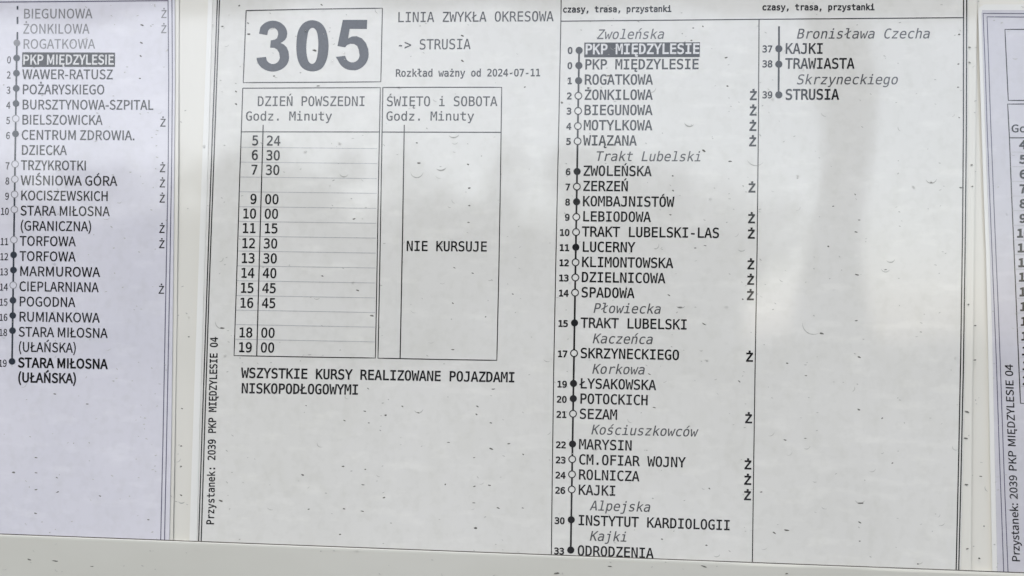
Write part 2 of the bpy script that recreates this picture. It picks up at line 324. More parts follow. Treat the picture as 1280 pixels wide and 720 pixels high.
'g': '429;299 198 296 242 288 279 275 308 257 328 234 341 207 345 178 341 154 328 135 308 121 279 113 242 110 198 113 154 121 117 135 88 154 67 178 55 208 50 235 55 257 67 275 88 288 117 296 154|363 25 358 -29 344 -73 321 -108 289 -133 249 -148 200 -153 182 -153 125 -145 86 -134 86 -71 129 -88 166 -99 200 -102 231 -99 256 -89 275 -74 288 -51 296 -22 299 18 299 62 287 42 273 26 257 13 238 4 217 -1 193 -3 150 3 114 22 84 52 61 92 47 141 43 198 47 255 61 304 84 345 114 375 150 393 193 399 216 398 238 393 256 384 273 373 287 357 299 338 299 389 363 389',
'h': '429;366 242 366 0 302 0 302 242 299 274 293 299 283 319 268 333 249 341 225 344 198 340 175 330 156 312 143 287 135 257 132 220 132 0 68 0 68 542 132 542 132 331 145 352 160 369 178 382 199 392 222 397 248 399 284 395 314 382 337 360 353 330 363 290',
'i': '429;89 390 253 390 253 50 380 50 380 0 62 0 62 50 189 50 189 340 89 340|189 542 253 542 253 461 189 461',
'j': '429;209 -7 209 340 99 340 99 390 273 390 273 -7 270 -49 259 -84 242 -112 218 -132 189 -144 153 -148 65 -148 65 -94 146 -94 165 -92 181 -84 193 -72 202 -55 207 -34|209 542 273 542 273 461 209 461',
'k': '429;82 542 148 542 148 228 317 390 394 390 241 243 419 0 340 0 196 201 148 156 148 0 82 0',
'l': '429;222 141 224 115 230 93 238 76 251 64 266 57 285 54 360 54 360 0 279 0 243 4 214 16 190 37 172 65 162 100 158 141 158 495 56 495 56 546 222 546',
'm': '429;235 350 244 366 254 378 265 387 279 394 293 398 310 399 338 395 360 383 376 363 387 332 393 286 395 226 395 0 337 0 337 223 336 271 333 305 327 326 320 337 308 344 294 346 277 343 265 336 256 324 250 304 247 270 245 223 245 0 187 0 187 223 186 272 183 306 177 326 169 337 157 344 141 346 126 343 114 336 106 324 101 304 97 270 96 223 96 0 38 0 38 390 96 390 96 357 104 369 114 380 125 388 137 394 150 398 164 399 181 398 195 394 208 387 219 378 228 365',
'n': '429;366 242 366 0 302 0 302 242 299 274 293 299 283 319 268 333 249 341 225 344 198 340 175 330 156 312 143 287 135 257 132 220 132 0 68 0 68 390 132 390 132 331 145 352 160 369 178 382 199 392 222 397 248 399 284 395 314 382 337 360 353 330 363 290',
'o': '429;214 345 185 341 160 328 141 307 127 278 118 240 116 195 118 149 127 112 141 82 160 61 185 48 214 44 245 48 269 61 289 82 303 112 311 149 314 195 311 240 303 278 289 307 269 328 245 341|214 399 264 394 306 376 339 347 363 307 377 256 382 195 377 133 363 83 339 42 306 13 265 -4 214 -10 165 -4 123 13 91 42 67 83 52 133 48 195 52 256 67 307 91 347 123 376 165 394',
'p': '429;131 49 131 -148 66 -148 66 390 131 390 131 340 142 358 157 373 173 384 192 393 212 398 235 399 278 393 315 375 346 345 368 304 381 253 386 193 381 134 368 85 345 44 315 14 278 -4 235 -10 212 -8 191 -3 173 5 156 17 142 31|319 195 316 240 308 278 295 307 277 328 254 341 225 345 197 341 173 328 155 307 141 278 133 240 131 195 133 149 141 112 155 83 173 61 197 48 225 44 254 48 277 61 295 82 308 112 316 149',
'r': '429;402 310 374 327 360 333 346 337 314 340 277 336 246 323 222 303 205 274 194 238 190 194 190 0 126 0 126 390 190 390 190 314 203 339 219 360 240 377 263 390 290 397 334 399 349 397 376 389 389 383 402 375',
's': '429;339 376 339 314 302 332 283 338 246 345 227 346 200 344 178 339 162 332 150 321 143 306 140 289 142 273 147 260 156 250 172 241 199 233 262 220 291 212 315 200 334 183 348 164 356 140 359 113 354 77 340 47 318 22 287 4 249 -6 203 -10 164 -7 143 -4 74 14 74 80 121 60 143 53 164 48 185 45 205 44 231 45 253 51 271 61 284 74 291 90 294 109 284 136 256 156 209 171 182 176 148 185 121 197 101 213 87 232 78 255 76 282 80 317 92 346 114 369 142 386 179 396 222 399 242 399 282 394 320 383',
't': '429;214 501 214 390 359 390 359 340 214 340 214 128 216 103 221 83 230 68 244 59 263 53 287 51 359 51 359 0 281 0 238 3 204 13 179 29 163 53 153 86 150 128 150 340 46 340 46 390 150 390 150 501',
'u': '429;68 148 68 389 132 389 132 148 134 116 140 90 151 70 165 57 184 48 208 46 236 49 259 60 278 77 291 102 299 132 302 169 302 389 366 389 366 0 302 0 302 58 289 38 273 21 255 7 234 -2 211 -8 186 -10 150 -6 120 7 97 29 81 60 71 99',
'w': '429;0 390 63 390 131 75 187 276 242 276 298 75 366 390 429 390 338 0 277 0 214 214 153 0 91 0',
'y': '429;238 -35 212 -94 200 -111 187 -124 172 -135 155 -142 136 -147 64 -148 64 -95 102 -95 119 -93 134 -87 146 -78 158 -62 187 6 36 390 104 390 220 85 334 390 401 390',
'z': '429;79 391 362 391 362 332 138 52 362 52 362 0 71 0 71 59 295 339 79 339',
'ł': '429;222 141 224 115 230 93 238 76 251 64 266 57 285 54 360 54 360 0 279 0 243 4 214 16 190 37 172 65 162 100 158 141 158 243 54 170 26 209 158 301 158 495 56 495 56 546 222 546 222 344 332 421 360 382 222 287',
'ń': '429;270 573 339 573 226 442 172 442|366 242 366 0 302 0 302 242 299 274 293 299 283 319 268 333 249 341 225 344 198 340 175 330 156 312 143 287 135 257 132 220 132 0 68 0 68 390 132 390 132 331 145 352 160 369 178 382 199 392 222 397 248 399 284 395 314 382 337 360 353 330 363 290',
'ś': '429;272 573 341 573 228 442 174 442|339 376 339 314 302 332 283 338 246 345 227 346 200 344 178 339 162 332 150 321 143 306 140 289 142 273 147 260 156 250 172 241 199 233 262 220 291 212 315 200 334 183 348 164 356 140 359 113 354 77 340 47 318 22 287 4 249 -6 203 -10 164 -7 143 -4 74 14 74 80 121 60 143 53 164 48 185 45 205 44 231 45 253 51 271 61 284 74 291 90 294 109 284 136 256 156 209 171 182 176 148 185 121 197 101 213 87 232 78 255 76 282 80 317 92 346 114 369 142 386 179 396 222 399 242 399 282 394 320 383',
'ć': '429;369 20 334 3 316 -3 298 -7 260 -10 204 -4 157 14 119 44 91 85 74 135 68 195 74 254 91 304 119 345 157 375 204 393 260 399 279 399 315 392 351 379 369 369 369 302 352 316 335 327 318 335 301 341 281 344 260 345 223 341 193 328 168 306 150 276 139 239 135 195 139 150 150 113 168 83 193 62 224 49 260 44 282 45 320 54 338 63 354 73 369 86|295 570 364 570 250 439 197 439',
'ó': '429;214 345 185 341 160 328 141 307 127 278 118 240 116 195 118 149 127 112 141 82 160 61 185 48 214 44 245 48 269 61 289 82 303 112 311 149 314 195 311 240 303 278 289 307 269 328 245 341|214 399 264 394 306 376 339 347 363 307 377 256 382 195 377 133 363 83 339 42 306 13 265 -4 214 -10 165 -4 123 13 91 42 67 83 52 133 48 195 52 256 67 307 91 347 123 376 165 394|263 570 332 570 219 439 165 439',
'ż': '429;179 540 250 540 250 469 179 469|79 391 362 391 362 332 138 52 362 52 362 0 71 0 71 59 295 339 79 339',
'.': '429;170 106 258 106 258 0 170 0',
',': '429;175 106 263 106 263 33 194 -100 140 -100 175 33',
':': '429;170 370 258 370 258 265 170 265|170 106 258 106 258 0 170 0',
'-': '429;124 224 305 224 305 167 124 167',
'>': '429;31 335 31 398 399 252 399 195 31 49 31 113 327 223',
'ı': '429;89 390 253 390 253 50 380 50 380 0 62 0 62 50 189 50 189 340 89 340',
},
'sans': {
'A': '426;3 0 68 0 118 157 305 157 354 0 423 0 249 513 176 513|134 208 194 402 210 461 213 461 289 208',
'B': '460;71 0 234 0 335 17 404 67 429 151 415 211 378 252 324 273 324 277 365 301 390 340 399 388 376 461 315 501 223 513 71 513|135 296 135 462 214 462 281 454 322 428 335 380 323 334 283 306 211 296|135 52 135 245 225 245 301 235 349 205 365 153 348 96 300 63 225 52',
'C': '447;264 -9 325 0 377 25 422 64 386 106 351 74 312 55 267 48 182 73 127 146 107 258 128 369 184 440 269 466 310 460 344 443 374 417 409 459 373 490 326 513 268 522 151 490 71 399 41 256 70 113 149 23',
'D': '482;71 0 202 0 332 31 413 119 440 258 413 397 332 484 199 513 71 513|135 53 135 461 193 461 294 437 354 369 374 258 354 148 294 78 193 53',
'E': '412;71 0 374 0 374 55 135 55 135 242 330 242 330 298 135 298 135 459 366 459 366 513 71 513',
'F': '387;71 0 135 0 135 230 331 230 331 285 135 285 135 459 366 459 366 513 71 513',
'G': '482;272 -9 337 -1 390 20 431 50 431 266 262 266 262 212 371 212 371 78 346 62 314 51 279 48 185 73 127 146 107 258 128 369 188 440 278 466 324 459 360 442 389 417 424 459 388 489 339 513 276 522 155 490 71 399 41 256 71 113 152 23',
'H': '510;71 0 135 0 135 242 375 242 375 0 440 0 440 513 375 513 375 298 135 298 135 513 71 513',
'I': '205;71 0 135 0 135 513 71 513',
'J': '375;166 -9 247 13 293 70 307 151 307 513 242 513 242 157 233 94 206 59 160 48 125 54 96 72 71 106 25 72 60 27 107 0',
'K': '452;71 0 135 0 135 162 223 268 377 0 450 0 264 319 425 513 352 513 137 256 135 513 71 513',
'L': '380;71 0 360 0 360 55 135 55 135 513 71 513',
'M': '569;71 0 129 0 129 284 128 333 120 436 123 436 262 52 305 52 402 319 443 436 446 436 439 333 438 284 438 0 498 0 498 513 420 513 322 239 299 168 286 132 271 168 148 513 71 513',
'N': '506;71 0 132 0 132 270 124 430 127 430 182 324 369 0 436 0 436 513 374 513 374 246 375 192 383 84 380 84 324 190 137 513 71 513',
'O': '520;260 -9 374 24 451 116 479 258 451 400 374 491 260 522 146 491 69 400 41 258 69 116 146 24|260 48 179 74 126 147 107 258 126 369 179 440 260 466 340 440 393 369 412 258 393 147 340 74',
'P': '443;71 0 135 0 135 204 220 204 319 221 385 273 409 363 385 452 318 499 217 513 71 513|135 257 135 461 209 461 284 452 329 421 345 363 330 303 286 268 211 257',
'R': '445;135 270 135 461 221 461 289 452 332 423 346 370 332 314 289 281 221 270|352 0 425 0 295 225 356 252 396 300 410 370 387 454 324 500 231 513 71 513 71 0 135 0 135 218 228 218',
'S': '417;213 -9 306 11 366 63 387 137 373 200 335 244 282 274 209 305 169 324 137 350 123 391 135 431 168 457 219 466 264 460 302 443 336 418 370 459 328 492 277 514 219 522 136 505 79 457 57 387 74 324 114 281 162 255 235 223 279 201 310 174 321 131 309 87 272 58 214 48 161 56 113 78 72 111 34 67 84 26 144 0',
'T': '419;177 0 242 0 242 459 398 459 398 513 22 513 22 459 177 459',
'U': '505;253 -9 347 12 412 81 437 211 437 513 375 513 375 210 358 113 315 62 253 48 192 62 149 113 133 210 133 513 69 513 69 211 93 81 158 12',
'V': '403;165 0 239 0 403 513 337 513 254 235 222 123 204 66 184 123 152 235 69 513 1 513',
'W': '615;127 0 204 0 298 388 306 426 309 426 334 310 412 0 490 0 596 513 534 513 479 234 451 67 447 67 410 234 339 513 279 513 196 179 172 67 169 67 139 234 85 513 18 513',
'Y': '372;153 0 218 0 218 199 373 513 305 513 188 256 185 256 68 513 -1 513 153 199',
'Z': '422;35 0 389 0 389 55 115 55 386 475 386 513 60 513 60 459 306 459 35 39',
'Ą': '426;3 0 68 0 118 157 305 157 354 0 423 0 249 513 176 513|134 208 194 402 210 461 213 461 289 208|373 -8 345 -38 331 -70 335 -100 359 -122 395 -126 421 -114 415 -86 389 -94 371 -84 373 -62 391 -36 417 -6 413 4',
'Ć': '447;264 -9 325 0 377 25 422 64 386 106 351 74 312 55 267 48 182 73 127 146 107 258 128 369 184 440 269 466 310 460 344 443 374 417 409 459 373 490 326 513 268 522 151 490 71 399 41 256 70 113 149 23|193 541 312 630 275 674 165 573',
'Ę': '412;71 0 374 0 374 55 135 55 135 242 330 242 330 298 135 298 135 459 366 459 366 513 71 513|324 -8 296 -38 282 -70 286 -100 310 -122 346 -126 372 -114 366 -86 340 -94 322 -84 324 -62 342 -36 368 -6 364 4',
'Ł': '380;70 0 360 0 360 58 136 58 136 262 262 334 240 374 136 314 136 514 70 514 70 276 6 240 28 200 70 224',
'Ń': '506;71 0 132 0 132 270 124 430 127 430 182 324 369 0 436 0 436 513 374 513 374 246 375 192 383 84 380 84 324 190 137 513 71 513|215 541 334 630 297 674 187 573',
'Ó': '520;260 -9 374 24 451 116 479 258 451 400 374 491 260 522 146 491 69 400 41 258 69 116 146 24|260 48 179 74 126 147 107 258 126 369 179 440 260 466 340 440 393 369 412 258 393 147 340 74|246 546 365 635 328 679 218 578',
'Ś': '417;213 -9 306 11 366 63 387 137 373 200 335 244 282 274 209 305 169 324 137 350 123 391 135 431 168 457 219 466 264 460 302 443 336 418 370 459 328 492 277 514 219 522 136 505 79 457 57 387 74 324 114 281 162 255 235 223 279 201 310 174 321 131 309 87 272 58 214 48 161 56 113 78 72 111 34 67 84 26 144 0|172 541 291 630 254 674 144 573',
'Ż': '422;35 0 389 0 389 55 115 55 386 475 386 513 60 513 60 459 306 459 35 39|212 571 236 577 252 594 259 619 252 645 236 662 212 668 189 662 172 645 166 619 172 594 189 577',
'0': '389;195 -9 279 20 335 109 354 258 335 406 279 493 195 522 110 493 55 406 35 258 55 109 110 20|195 43 143 65 109 136 97 258 109 380 143 450 195 472 246 450 280 380 293 258 280 136 246 65',
'1': '389;62 0 343 0 343 53 240 53 240 513 191 513 161 499 126 486 85 477 85 436 176 436 176 53 62 53',
'2': '389;31 0 354 0 354 55 184 55 127 50 233 162 304 268 329 372 311 451 259 504 179 522 120 513 71 487 28 447 65 411 96 442 132 463 172 471 224 457 256 422 266 369 241 275 163 167 31 38',
'3': '389;184 -9 268 8 327 59 349 137 335 199 296 243 241 268 241 271 289 298 320 339 332 394 312 464 260 507 182 522 127 514 80 493 39 461 74 421 105 447 141 464 180 471 226 460 256 432 267 389 254 339 209 304 125 291 125 242 219 229 269 194 284 139 271 89 234 56 180 44 128 53 87 74 53 103 20 62 60 27 114 1',
'4': '389;238 0 298 0 298 141 367 141 367 193 298 193 298 513 228 513 14 183 14 141 238 141|238 193 81 193 197 368 226 418 239 443 242 443 238 350',
'5': '389;183 -9 265 12 327 71 352 167 330 260 275 313 197 331 168 328 143 321 120 310 133 459 326 459 326 513 77 513 60 274 95 252 122 269 149 279 180 282 236 268 273 228 286 165 272 101 233 59 177 44 124 52 83 73 51 101 19 59 59 26 113 1',
'6': '389;211 -9 285 12 338 70 359 158 341 247 291 301 216 319 175 311 135 290 99 257 119 383 166 450 232 470 262 465 290 451 313 431 349 470 317 497 277 516 229 522 136 495 66 406 39 245 62 104 123 19|101 206 136 244 172 265 205 271 257 257 288 218 298 158 286 96 255 56 211 41 155 60 118 116',
'7': '389;139 0 205 0 221 178 265 328 356 475 356 513 34 513 34 459 284 459 203 321 158 174',
'8': '389;196 -9 280 9 336 56 356 123 344 184 313 228 270 258 270 262 301 293 327 335 338 386 321 456 273 504 197 521 126 505 75 459 57 391 66 342 92 303 126 272 81 237 46 189 32 127 54 57 111 9|231 279 174 305 131 340 115 391 126 434 154 463 197 473 244 461 273 429 284 382 278 346 260 311|197 39 141 51 103 84 89 133 98 179 123 218 160 249 227 219 276 182 296 125 283 80 249 50',
'9': '389;165 -9 255 19 324 112 351 279 328 414 267 495 178 522 104 501 51 443 31 356 49 267 98 213 172 195 215 202 255 224 291 257 270 131 224 64 162 44 130 49 101 62 76 83 41 43 73 16 114 -2|290 311 255 271 218 249 183 242 132 256 101 296 91 356 103 417 134 458 179 473 235 454 272 400',
'a': '394;152 -9 197 -2 240 18 278 46 286 0 338 0 338 234 325 316 282 371 207 390 148 382 98 363 57 340 82 296 115 316 154 331 196 337 244 323 268 288 275 241 142 214 66 168 41 99 56 40 95 4|170 43 136 49 112 68 103 103 119 146 173 178 275 198 275 92 239 65 205 48',
'd': '434;194 -9 238 -2 277 18 310 45 317 0 370 0 370 557 305 557 305 411 309 346 276 370 242 385 202 390 120 366 60 296 37 190 57 82 111 14|208 45 151 62 115 112 103 190 118 267 157 318 213 336 244 332 274 319 305 296 305 97 274 68 242 50',
'e': '388;218 -9 266 -4 308 10 343 29 321 72 292 56 260 46 225 42 162 58 118 104 99 175 356 175 359 211 341 306 289 368 207 390 124 366 61 297 36 190 61 83 126 15|99 221 119 285 157 325 208 339 259 325 291 286 303 221',
'k': '387;64 0 127 0 127 100 199 183 310 0 380 0 236 227 363 380 291 380 130 180 127 180 127 557 64 557',
'm': '648;64 0 129 0 129 276 162 308 194 328 224 334 264 324 287 291 295 232 295 0 359 0 359 276 393 308 424 328 454 334 494 324 518 291 525 232 525 0 589 0 589 241 576 323 538 373 474 390 429 381 388 355 348 317 327 356 293 381 243 390 200 381 160 358 125 325 117 380 64 380',
'n': '427;64 0 129 0 129 276 164 308 197 328 232 334 274 324 297 291 305 232 305 0 368 0 368 241 356 323 318 373 252 390 204 381 162 358 125 325 117 380 64 380',
'o': '424;212 -9 299 14 363 82 388 190 363 298 299 366 212 390 125 366 61 298 36 190 61 82 125 14|212 44 154 62 116 113 102 190 116 267 154 318 212 336 270 318 309 267 323 190 309 113 270 62',
'p': '434;64 -160 129 -160 129 -32 127 35 162 11 197 -4 232 -9 313 15 374 85 397 196 380 299 329 366 246 390 202 382 162 363 125 336 117 380 64 380|221 45 194 48 162 61 129 84 129 284 164 313 198 330 230 336 288 318 321 270 331 195 316 115 278 63',
'r': '272;64 0 129 0 129 244 158 296 191 324 224 333 250 330 261 326 273 382 261 387 232 390 192 380 155 353 125 311 117 380 64 380',
's': '328;164 -9 239 6 286 47 302 104 284 161 241 196 146 235 116 256 104 285 112 313 135 333 175 340 207 336 235 324 261 307 292 347 259 368 219 384 174 390 103 375 59 337 43 282 60 229 102 195 195 155 228 133 241 100 233 70 208 49 166 41 124 46 87 62 53 86 22 43 63 16 111 -2',
't': '264;183 -9 208 -7 232 -2 254 5 242 53 213 44 198 43 163 51 145 76 139 116 139 328 243 328 243 380 139 380 139 487 86 487 79 380 19 377 19 328 76 328 76 118 86 51 120 7',
'u': '425;176 -9 223 0 264 23 301 60 308 0 361 0 361 380 298 380 298 111 263 74 231 53 195 46 154 57 131 89 123 147 123 380 59 380 59 139 71 58 110 8',
'y': '365;71 -164 135 -146 181 -99 213 -32 356 380 293 380 225 169 194 62 190 62 153 169 76 380 9 380 162 -1 153 -29 134 -72 105 -101 68 -111 47 -108 39 -105 26 -156 54 -163',
'z': '333;25 0 312 0 312 52 105 52 306 346 306 380 46 380 46 328 225 328 25 34',
'.': '195;97 -9 121 -3 137 14 144 39 137 65 121 82 97 88 74 82 57 65 51 39 57 14 74 -3',
':': '195;97 273 121 279 137 296 144 322 137 348 121 365 97 371 74 365 57 348 51 322 57 296 74 279|97 -9 121 -3 137 14 144 39 137 65 121 82 97 88 74 82 57 65 51 39 57 14 74 -3',
'-': '243;32 172 211 172 211 221 32 221',
'(': '237;167 -137 207 -120 157 -14 127 99 118 218 127 335 157 449 207 555 167 573 112 465 77 347 64 218 77 88 112 -29',
')': '237;69 -137 125 -29 160 88 172 218 160 347 125 465 69 573 29 555 80 449 110 335 120 218 110 99 80 -14 29 -120',
},
}
CAP = {'mono': 520.0, 'sans': 514.0}

def parse(font, ch):
    s = GLYPHS[font].get(ch)
    if s is None:
        return None
    adv, body = s.split(';')
    cs = []
    for c in body.split('|'):
        if c:
            n = [int(t) for t in c.split()]
            cs.append([(n[i], n[i + 1]) for i in range(0, len(n), 2)])
    return int(adv), cs

def tall_l(contours, font):
    """a typewriter l: foot serif on both sides, built from the dotless i"""
    out = []
    for c in contours:
        out.append([(x, y + 150 if y > 250 else y) for x, y in c])
    return out

def area(c):
    return sum(c[i - 1][0] * c[i][1] - c[i][0] * c[i - 1][1] for i in range(len(c))) / 2

def inside(p, c):
    r = False
    for i in range(len(c)):
        (x0, y0), (x1, y1) = c[i - 1], c[i]
        if (y0 > p[1]) != (y1 > p[1]) and p[0] < (x1 - x0) * (p[1] - y0) / (y1 - y0) + x0:
            r = not r
    return r

def embolden(cs, d):
    """grow (or thin) the inked area of a letter by d on every side, corners limited"""
    out = []
    for k, c in enumerate(cs):
        depth = sum(sum(inside(p, o) for p in c) > .7 * len(c) for j, o in enumerate(cs) if j != k)
        c = list(c)
        if (area(c) > 0) != (depth % 2 == 0):
            c.reverse()
        n = len(c)
        q = []
        for i in range(n):
            a, b, e = c[i - 1], c[i], c[(i + 1) % n]
            u = (b[0] - a[0], b[1] - a[1]); v = (e[0] - b[0], e[1] - b[1])
            lu, lv = math.hypot(*u) or 1, math.hypot(*v) or 1
            n1 = (u[1] / lu, -u[0] / lu); n2 = (v[1] / lv, -v[0] / lv)
            m = (n1[0] + n2[0], n1[1] + n2[1])
            k2 = max(0.5, 1 + n1[0] * n2[0] + n1[1] * n2[1])
            q.append((b[0] + m[0] / k2 * d, b[1] + m[1] / k2 * d))
        out.append(q)
    return out

def winding(x, y, contours):
    w_ = 0
    for c in contours:
        for i in range(len(c)):
            (x0, y0), (x1, y1) = c[i - 1], c[i]
            if (y0 <= y) != (y1 <= y):
                s = (x1 - x0) * (y - y0) - (x - x0) * (y1 - y0)
                if y1 > y0 and s > 0: w_ += 1
                if y1 <= y0 and s < 0: w_ -= 1
    return w_

def fill(contours):
    """triangles of the inked area; overlapping strokes are united"""
    pts, edges = [], []
    for c in contours:
        b = len(pts)
        pts += [Vector(p) for p in c]
        edges += [(b + i, b + (i + 1) % len(c)) for i in range(len(c))]
    V2, _, F2, *_r = delaunay_2d_cdt(pts, edges, [], 0, 1e-5)
    F = []
    for f in F2:
        cx = sum(V2[i].x for i in f) / len(f); cy = sum(V2[i].y for i in f) / len(f)
        if winding(cx, cy, contours) > 0:
            a = (V2[f[1]] - V2[f[0]]).cross(V2[f[2]] - V2[f[0]])
            F.append(tuple(f) if a > 0 else tuple(reversed(f)))
    used = sorted({i for f in F for i in f})
    ix = {o: n for n, o in enumerate(used)}
    return [(V2[i].x, V2[i].y) for i in used], [tuple(ix[i] for i in f) for f in F]

GCACHE = {}
def glyph_mesh(font, ch, weight):
    """filled letter as (verts, tris) in cap heights, made heavier or lighter by weight"""
    key = (font, ch, weight)
    if key in GCACHE:
        return GCACHE[key]
    if font == 'mono' and ch == 'l':
        g = parse(font, 'ı')
        g = (g[0], tall_l(g[1], font))
    else:
        g = parse(font, ch)
    if g is None:
        GCACHE[key] = None
        return None
    adv, cs = g
    cap = CAP[font]
    V, F = [], []
    if cs:
        grown = embolden(cs, cap * (weight + (.022 if font == 'mono' else .014)))
        V, F = fill([[(x / cap, y / cap) for x, y in c] for c in grown])
    GCACHE[key] = (adv / cap, V, F)
    return GCACHE[key]

INK_H = 0.00005          # print stands this far off its paper

def text(name, s, x, y, cap, parent, h, adv=None, x_end=None, font='mono', weight=0.0, slope=0.0, lean=-0.02,
         mat='ink', italic=0.0, wide=1.0, lift=1.0, up=None):
    """one line of print. x,y: left end of the baseline; cap: height of capitals; adv: letter pitch;
    x_end: where the line ends (for proportional letters); up=True: reads upwards"""
    V, F = [], []
    pen = 0.0
    items = []
    for ch in s:
        if ch == ' ':
            a = glyph_mesh(font, 'A', weight)[0] if font == 'mono' else 0.75 * glyph_mesh(font, '0', weight)[0] * .55
            items.append((pen, None)); pen += a
            continue
        g = glyph_mesh(font, ch, weight)
        if g is None:
            raise ValueError('no letter ' + ch)
        items.append((pen, g)); pen += g[0]
    if x_end is not None:
        k = (x_end - x) / (pen * cap)
    elif adv is not None:
        k = adv / (glyph_mesh(font, 'A', weight)[0] * cap)
    else:
        k = wide
    for pen_, g in items:
        if g is None:
            continue
        b = len(V)
        for gx, gy in g[1]:
            u = (pen_ + gx) * cap * k + gy * cap * italic
            v = gy * cap
            if up is None:
                px = x + u - lean * v
                py = y - v + slope * u
            else:
                px = x - v + up * u
                py = y - u
            V.append(P(px, py, h + INK_H * lift))
        F += [tuple(b + i for i in f) for f in g[2]]
    return link(name, V, F, mat, parent)

def stroke(V, F, pts, width, h, step=12, lift=1.0):
    """a printed rule of given width through image-pixel points"""
    L = []
    for (x0, y0), (x1, y1) in zip(pts, pts[1:]):
        n = max(1, int(math.hypot(x1 - x0, y1 - y0) / step))
        for i in range(n):
            L.append((x0 + (x1 - x0) * i / n, y0 + (y1 - y0) * i / n))
    L.append(pts[-1])
    b = len(V)
    for i, (x, y) in enumerate(L):
        a, c = L[max(0, i - 1)], L[min(len(L) - 1, i + 1)]
        dx, dy = c[0] - a[0], c[1] - a[1]
        n = math.hypot(dx, dy)
        nx, ny = -dy / n * width / 2, dx / n * width / 2
        V.append(P(x + nx, y + ny, h + INK_H * lift)); V.append(P(x - nx, y - ny, h + INK_H * lift))
    for i in range(len(L) - 1):
        k = b + 2 * i
        F.append(facing(V, (k, k + 1, k + 3, k + 2)))

def facing(V, f):
    a, b_, c = V[f[0]], V[f[1]], V[f[2]]
    n = (b_ - a).cross(c - a)
    return f if n.y < 0 else tuple(reversed(f))

def rules(name, lines, width, parent, h, mat='ink', lift=1.0):
    V, F = [], []
    for k, pts in enumerate(lines):
        stroke(V, F, pts, width, h, lift=lift + 0.12 * k / max(1, len(lines)))
    return link(name, V, F, mat, parent)

def rim_face(V, F, r, q, b):
    k = len(V)
    V += [V[r].copy(), V[q].copy(), V[b + q].copy(), V[b + r].copy()]
    F.append((k, k + 1, k + 2, k + 3))

def patch(name, quad, nx, ny, mat, parent, h, thick=0.0, wavy=True):
    """a sheet between four image-pixel corners (top-left, top-right, bottom-right, bottom-left), finely divided"""
    V, F = [], []
    tl, tr, br, bl = quad
    for j in range(ny + 1):
        t = j / ny
        for i in range(nx + 1):
            s = i / nx
            x = (tl[0] * (1 - s) + tr[0] * s) * (1 - t) + (bl[0] * (1 - s) + br[0] * s) * t
            y = (tl[1] * (1 - s) + tr[1] * s) * (1 - t) + (bl[1] * (1 - s) + br[1] * s) * t
            V.append(P(x, y, h, wavy))
    n = nx + 1
    for j in range(ny):
        for i in range(nx):
            a = j * n + i
            F.append(facing(V, (a, a + n, a + n + 1, a + 1)))
    if thick:
        b = len(V)
        V += [v + Vector((0, thick, 0)) for v in V]
        F += [tuple(b + i for i in reversed(f)) for f in F[:]]
        rim = list(range(0, nx)) + [j * n + nx for j in range(ny)] + [ny * n + i for i in range(nx, 0, -1)] + [j * n for j in range(ny, 0, -1)]
        for i, r in enumerate(rim):
            q = rim[(i + 1) % len(rim)]
            rim_face(V, F, r, q, b)
    return link(name, V, F, mat, parent, smooth=True)

def disc(name, x, y, r, parent, h, mat, hole=0.0, lift=1.0, n=20):
    V, F = [], []
    for k in range(n):
        a = 2 * math.pi * k / n
        V.append(P(x + r * math.cos(a), y - r * math.sin(a), h + INK_H * lift))
        if hole:
            V.append(P(x + hole * math.cos(a), y - hole * math.sin(a), h + INK_H * lift))
    if hole:
        for k in range(n):
            a, b = 2 * k, 2 * ((k + 1) % n)
            F.append(facing(V, (a, b, b + 1, a + 1)))
    else:
        F.append(facing(V, tuple(range(n))))
    return link(name, V, F, mat, parent)

def box(name, lo, hi, mat, parent=None, bevel=0.0):
    x0, y0, z0 = lo
    x1, y1, z1 = hi
    V = [Vector(p) for p in ((x0, y0, z0), (x1, y0, z0), (x1, y1, z0), (x0, y1, z0), (x0, y0, z1), (x1, y0, z1), (x1, y1, z1), (x0, y1, z1))]
    F = [(0, 3, 2, 1), (4, 5, 6, 7), (0, 1, 5, 4), (1, 2, 6, 5), (2, 3, 7, 6), (3, 0, 4, 7)]
    o = link(name, V, F, mat, parent)
    if bevel:
        b = o.modifiers.new('bevel', 'BEVEL'); b.width = bevel; b.segments = 2
    return o

# ------------------------------------------------------------------ the board and its rail
board = thing('display_board', 'cream painted notice board with a grey bottom rail behind and below the timetables', 'notice board', (0, 0.02, ZC - 0.3))
c0 = P(-260, -220, 0, False); c1 = P(1540, 940, 0, False)
box('back_panel', (c0.x, 0.0, c1.z), (c1.x, 0.004, c0.z), 'panel', board, 0.0005)

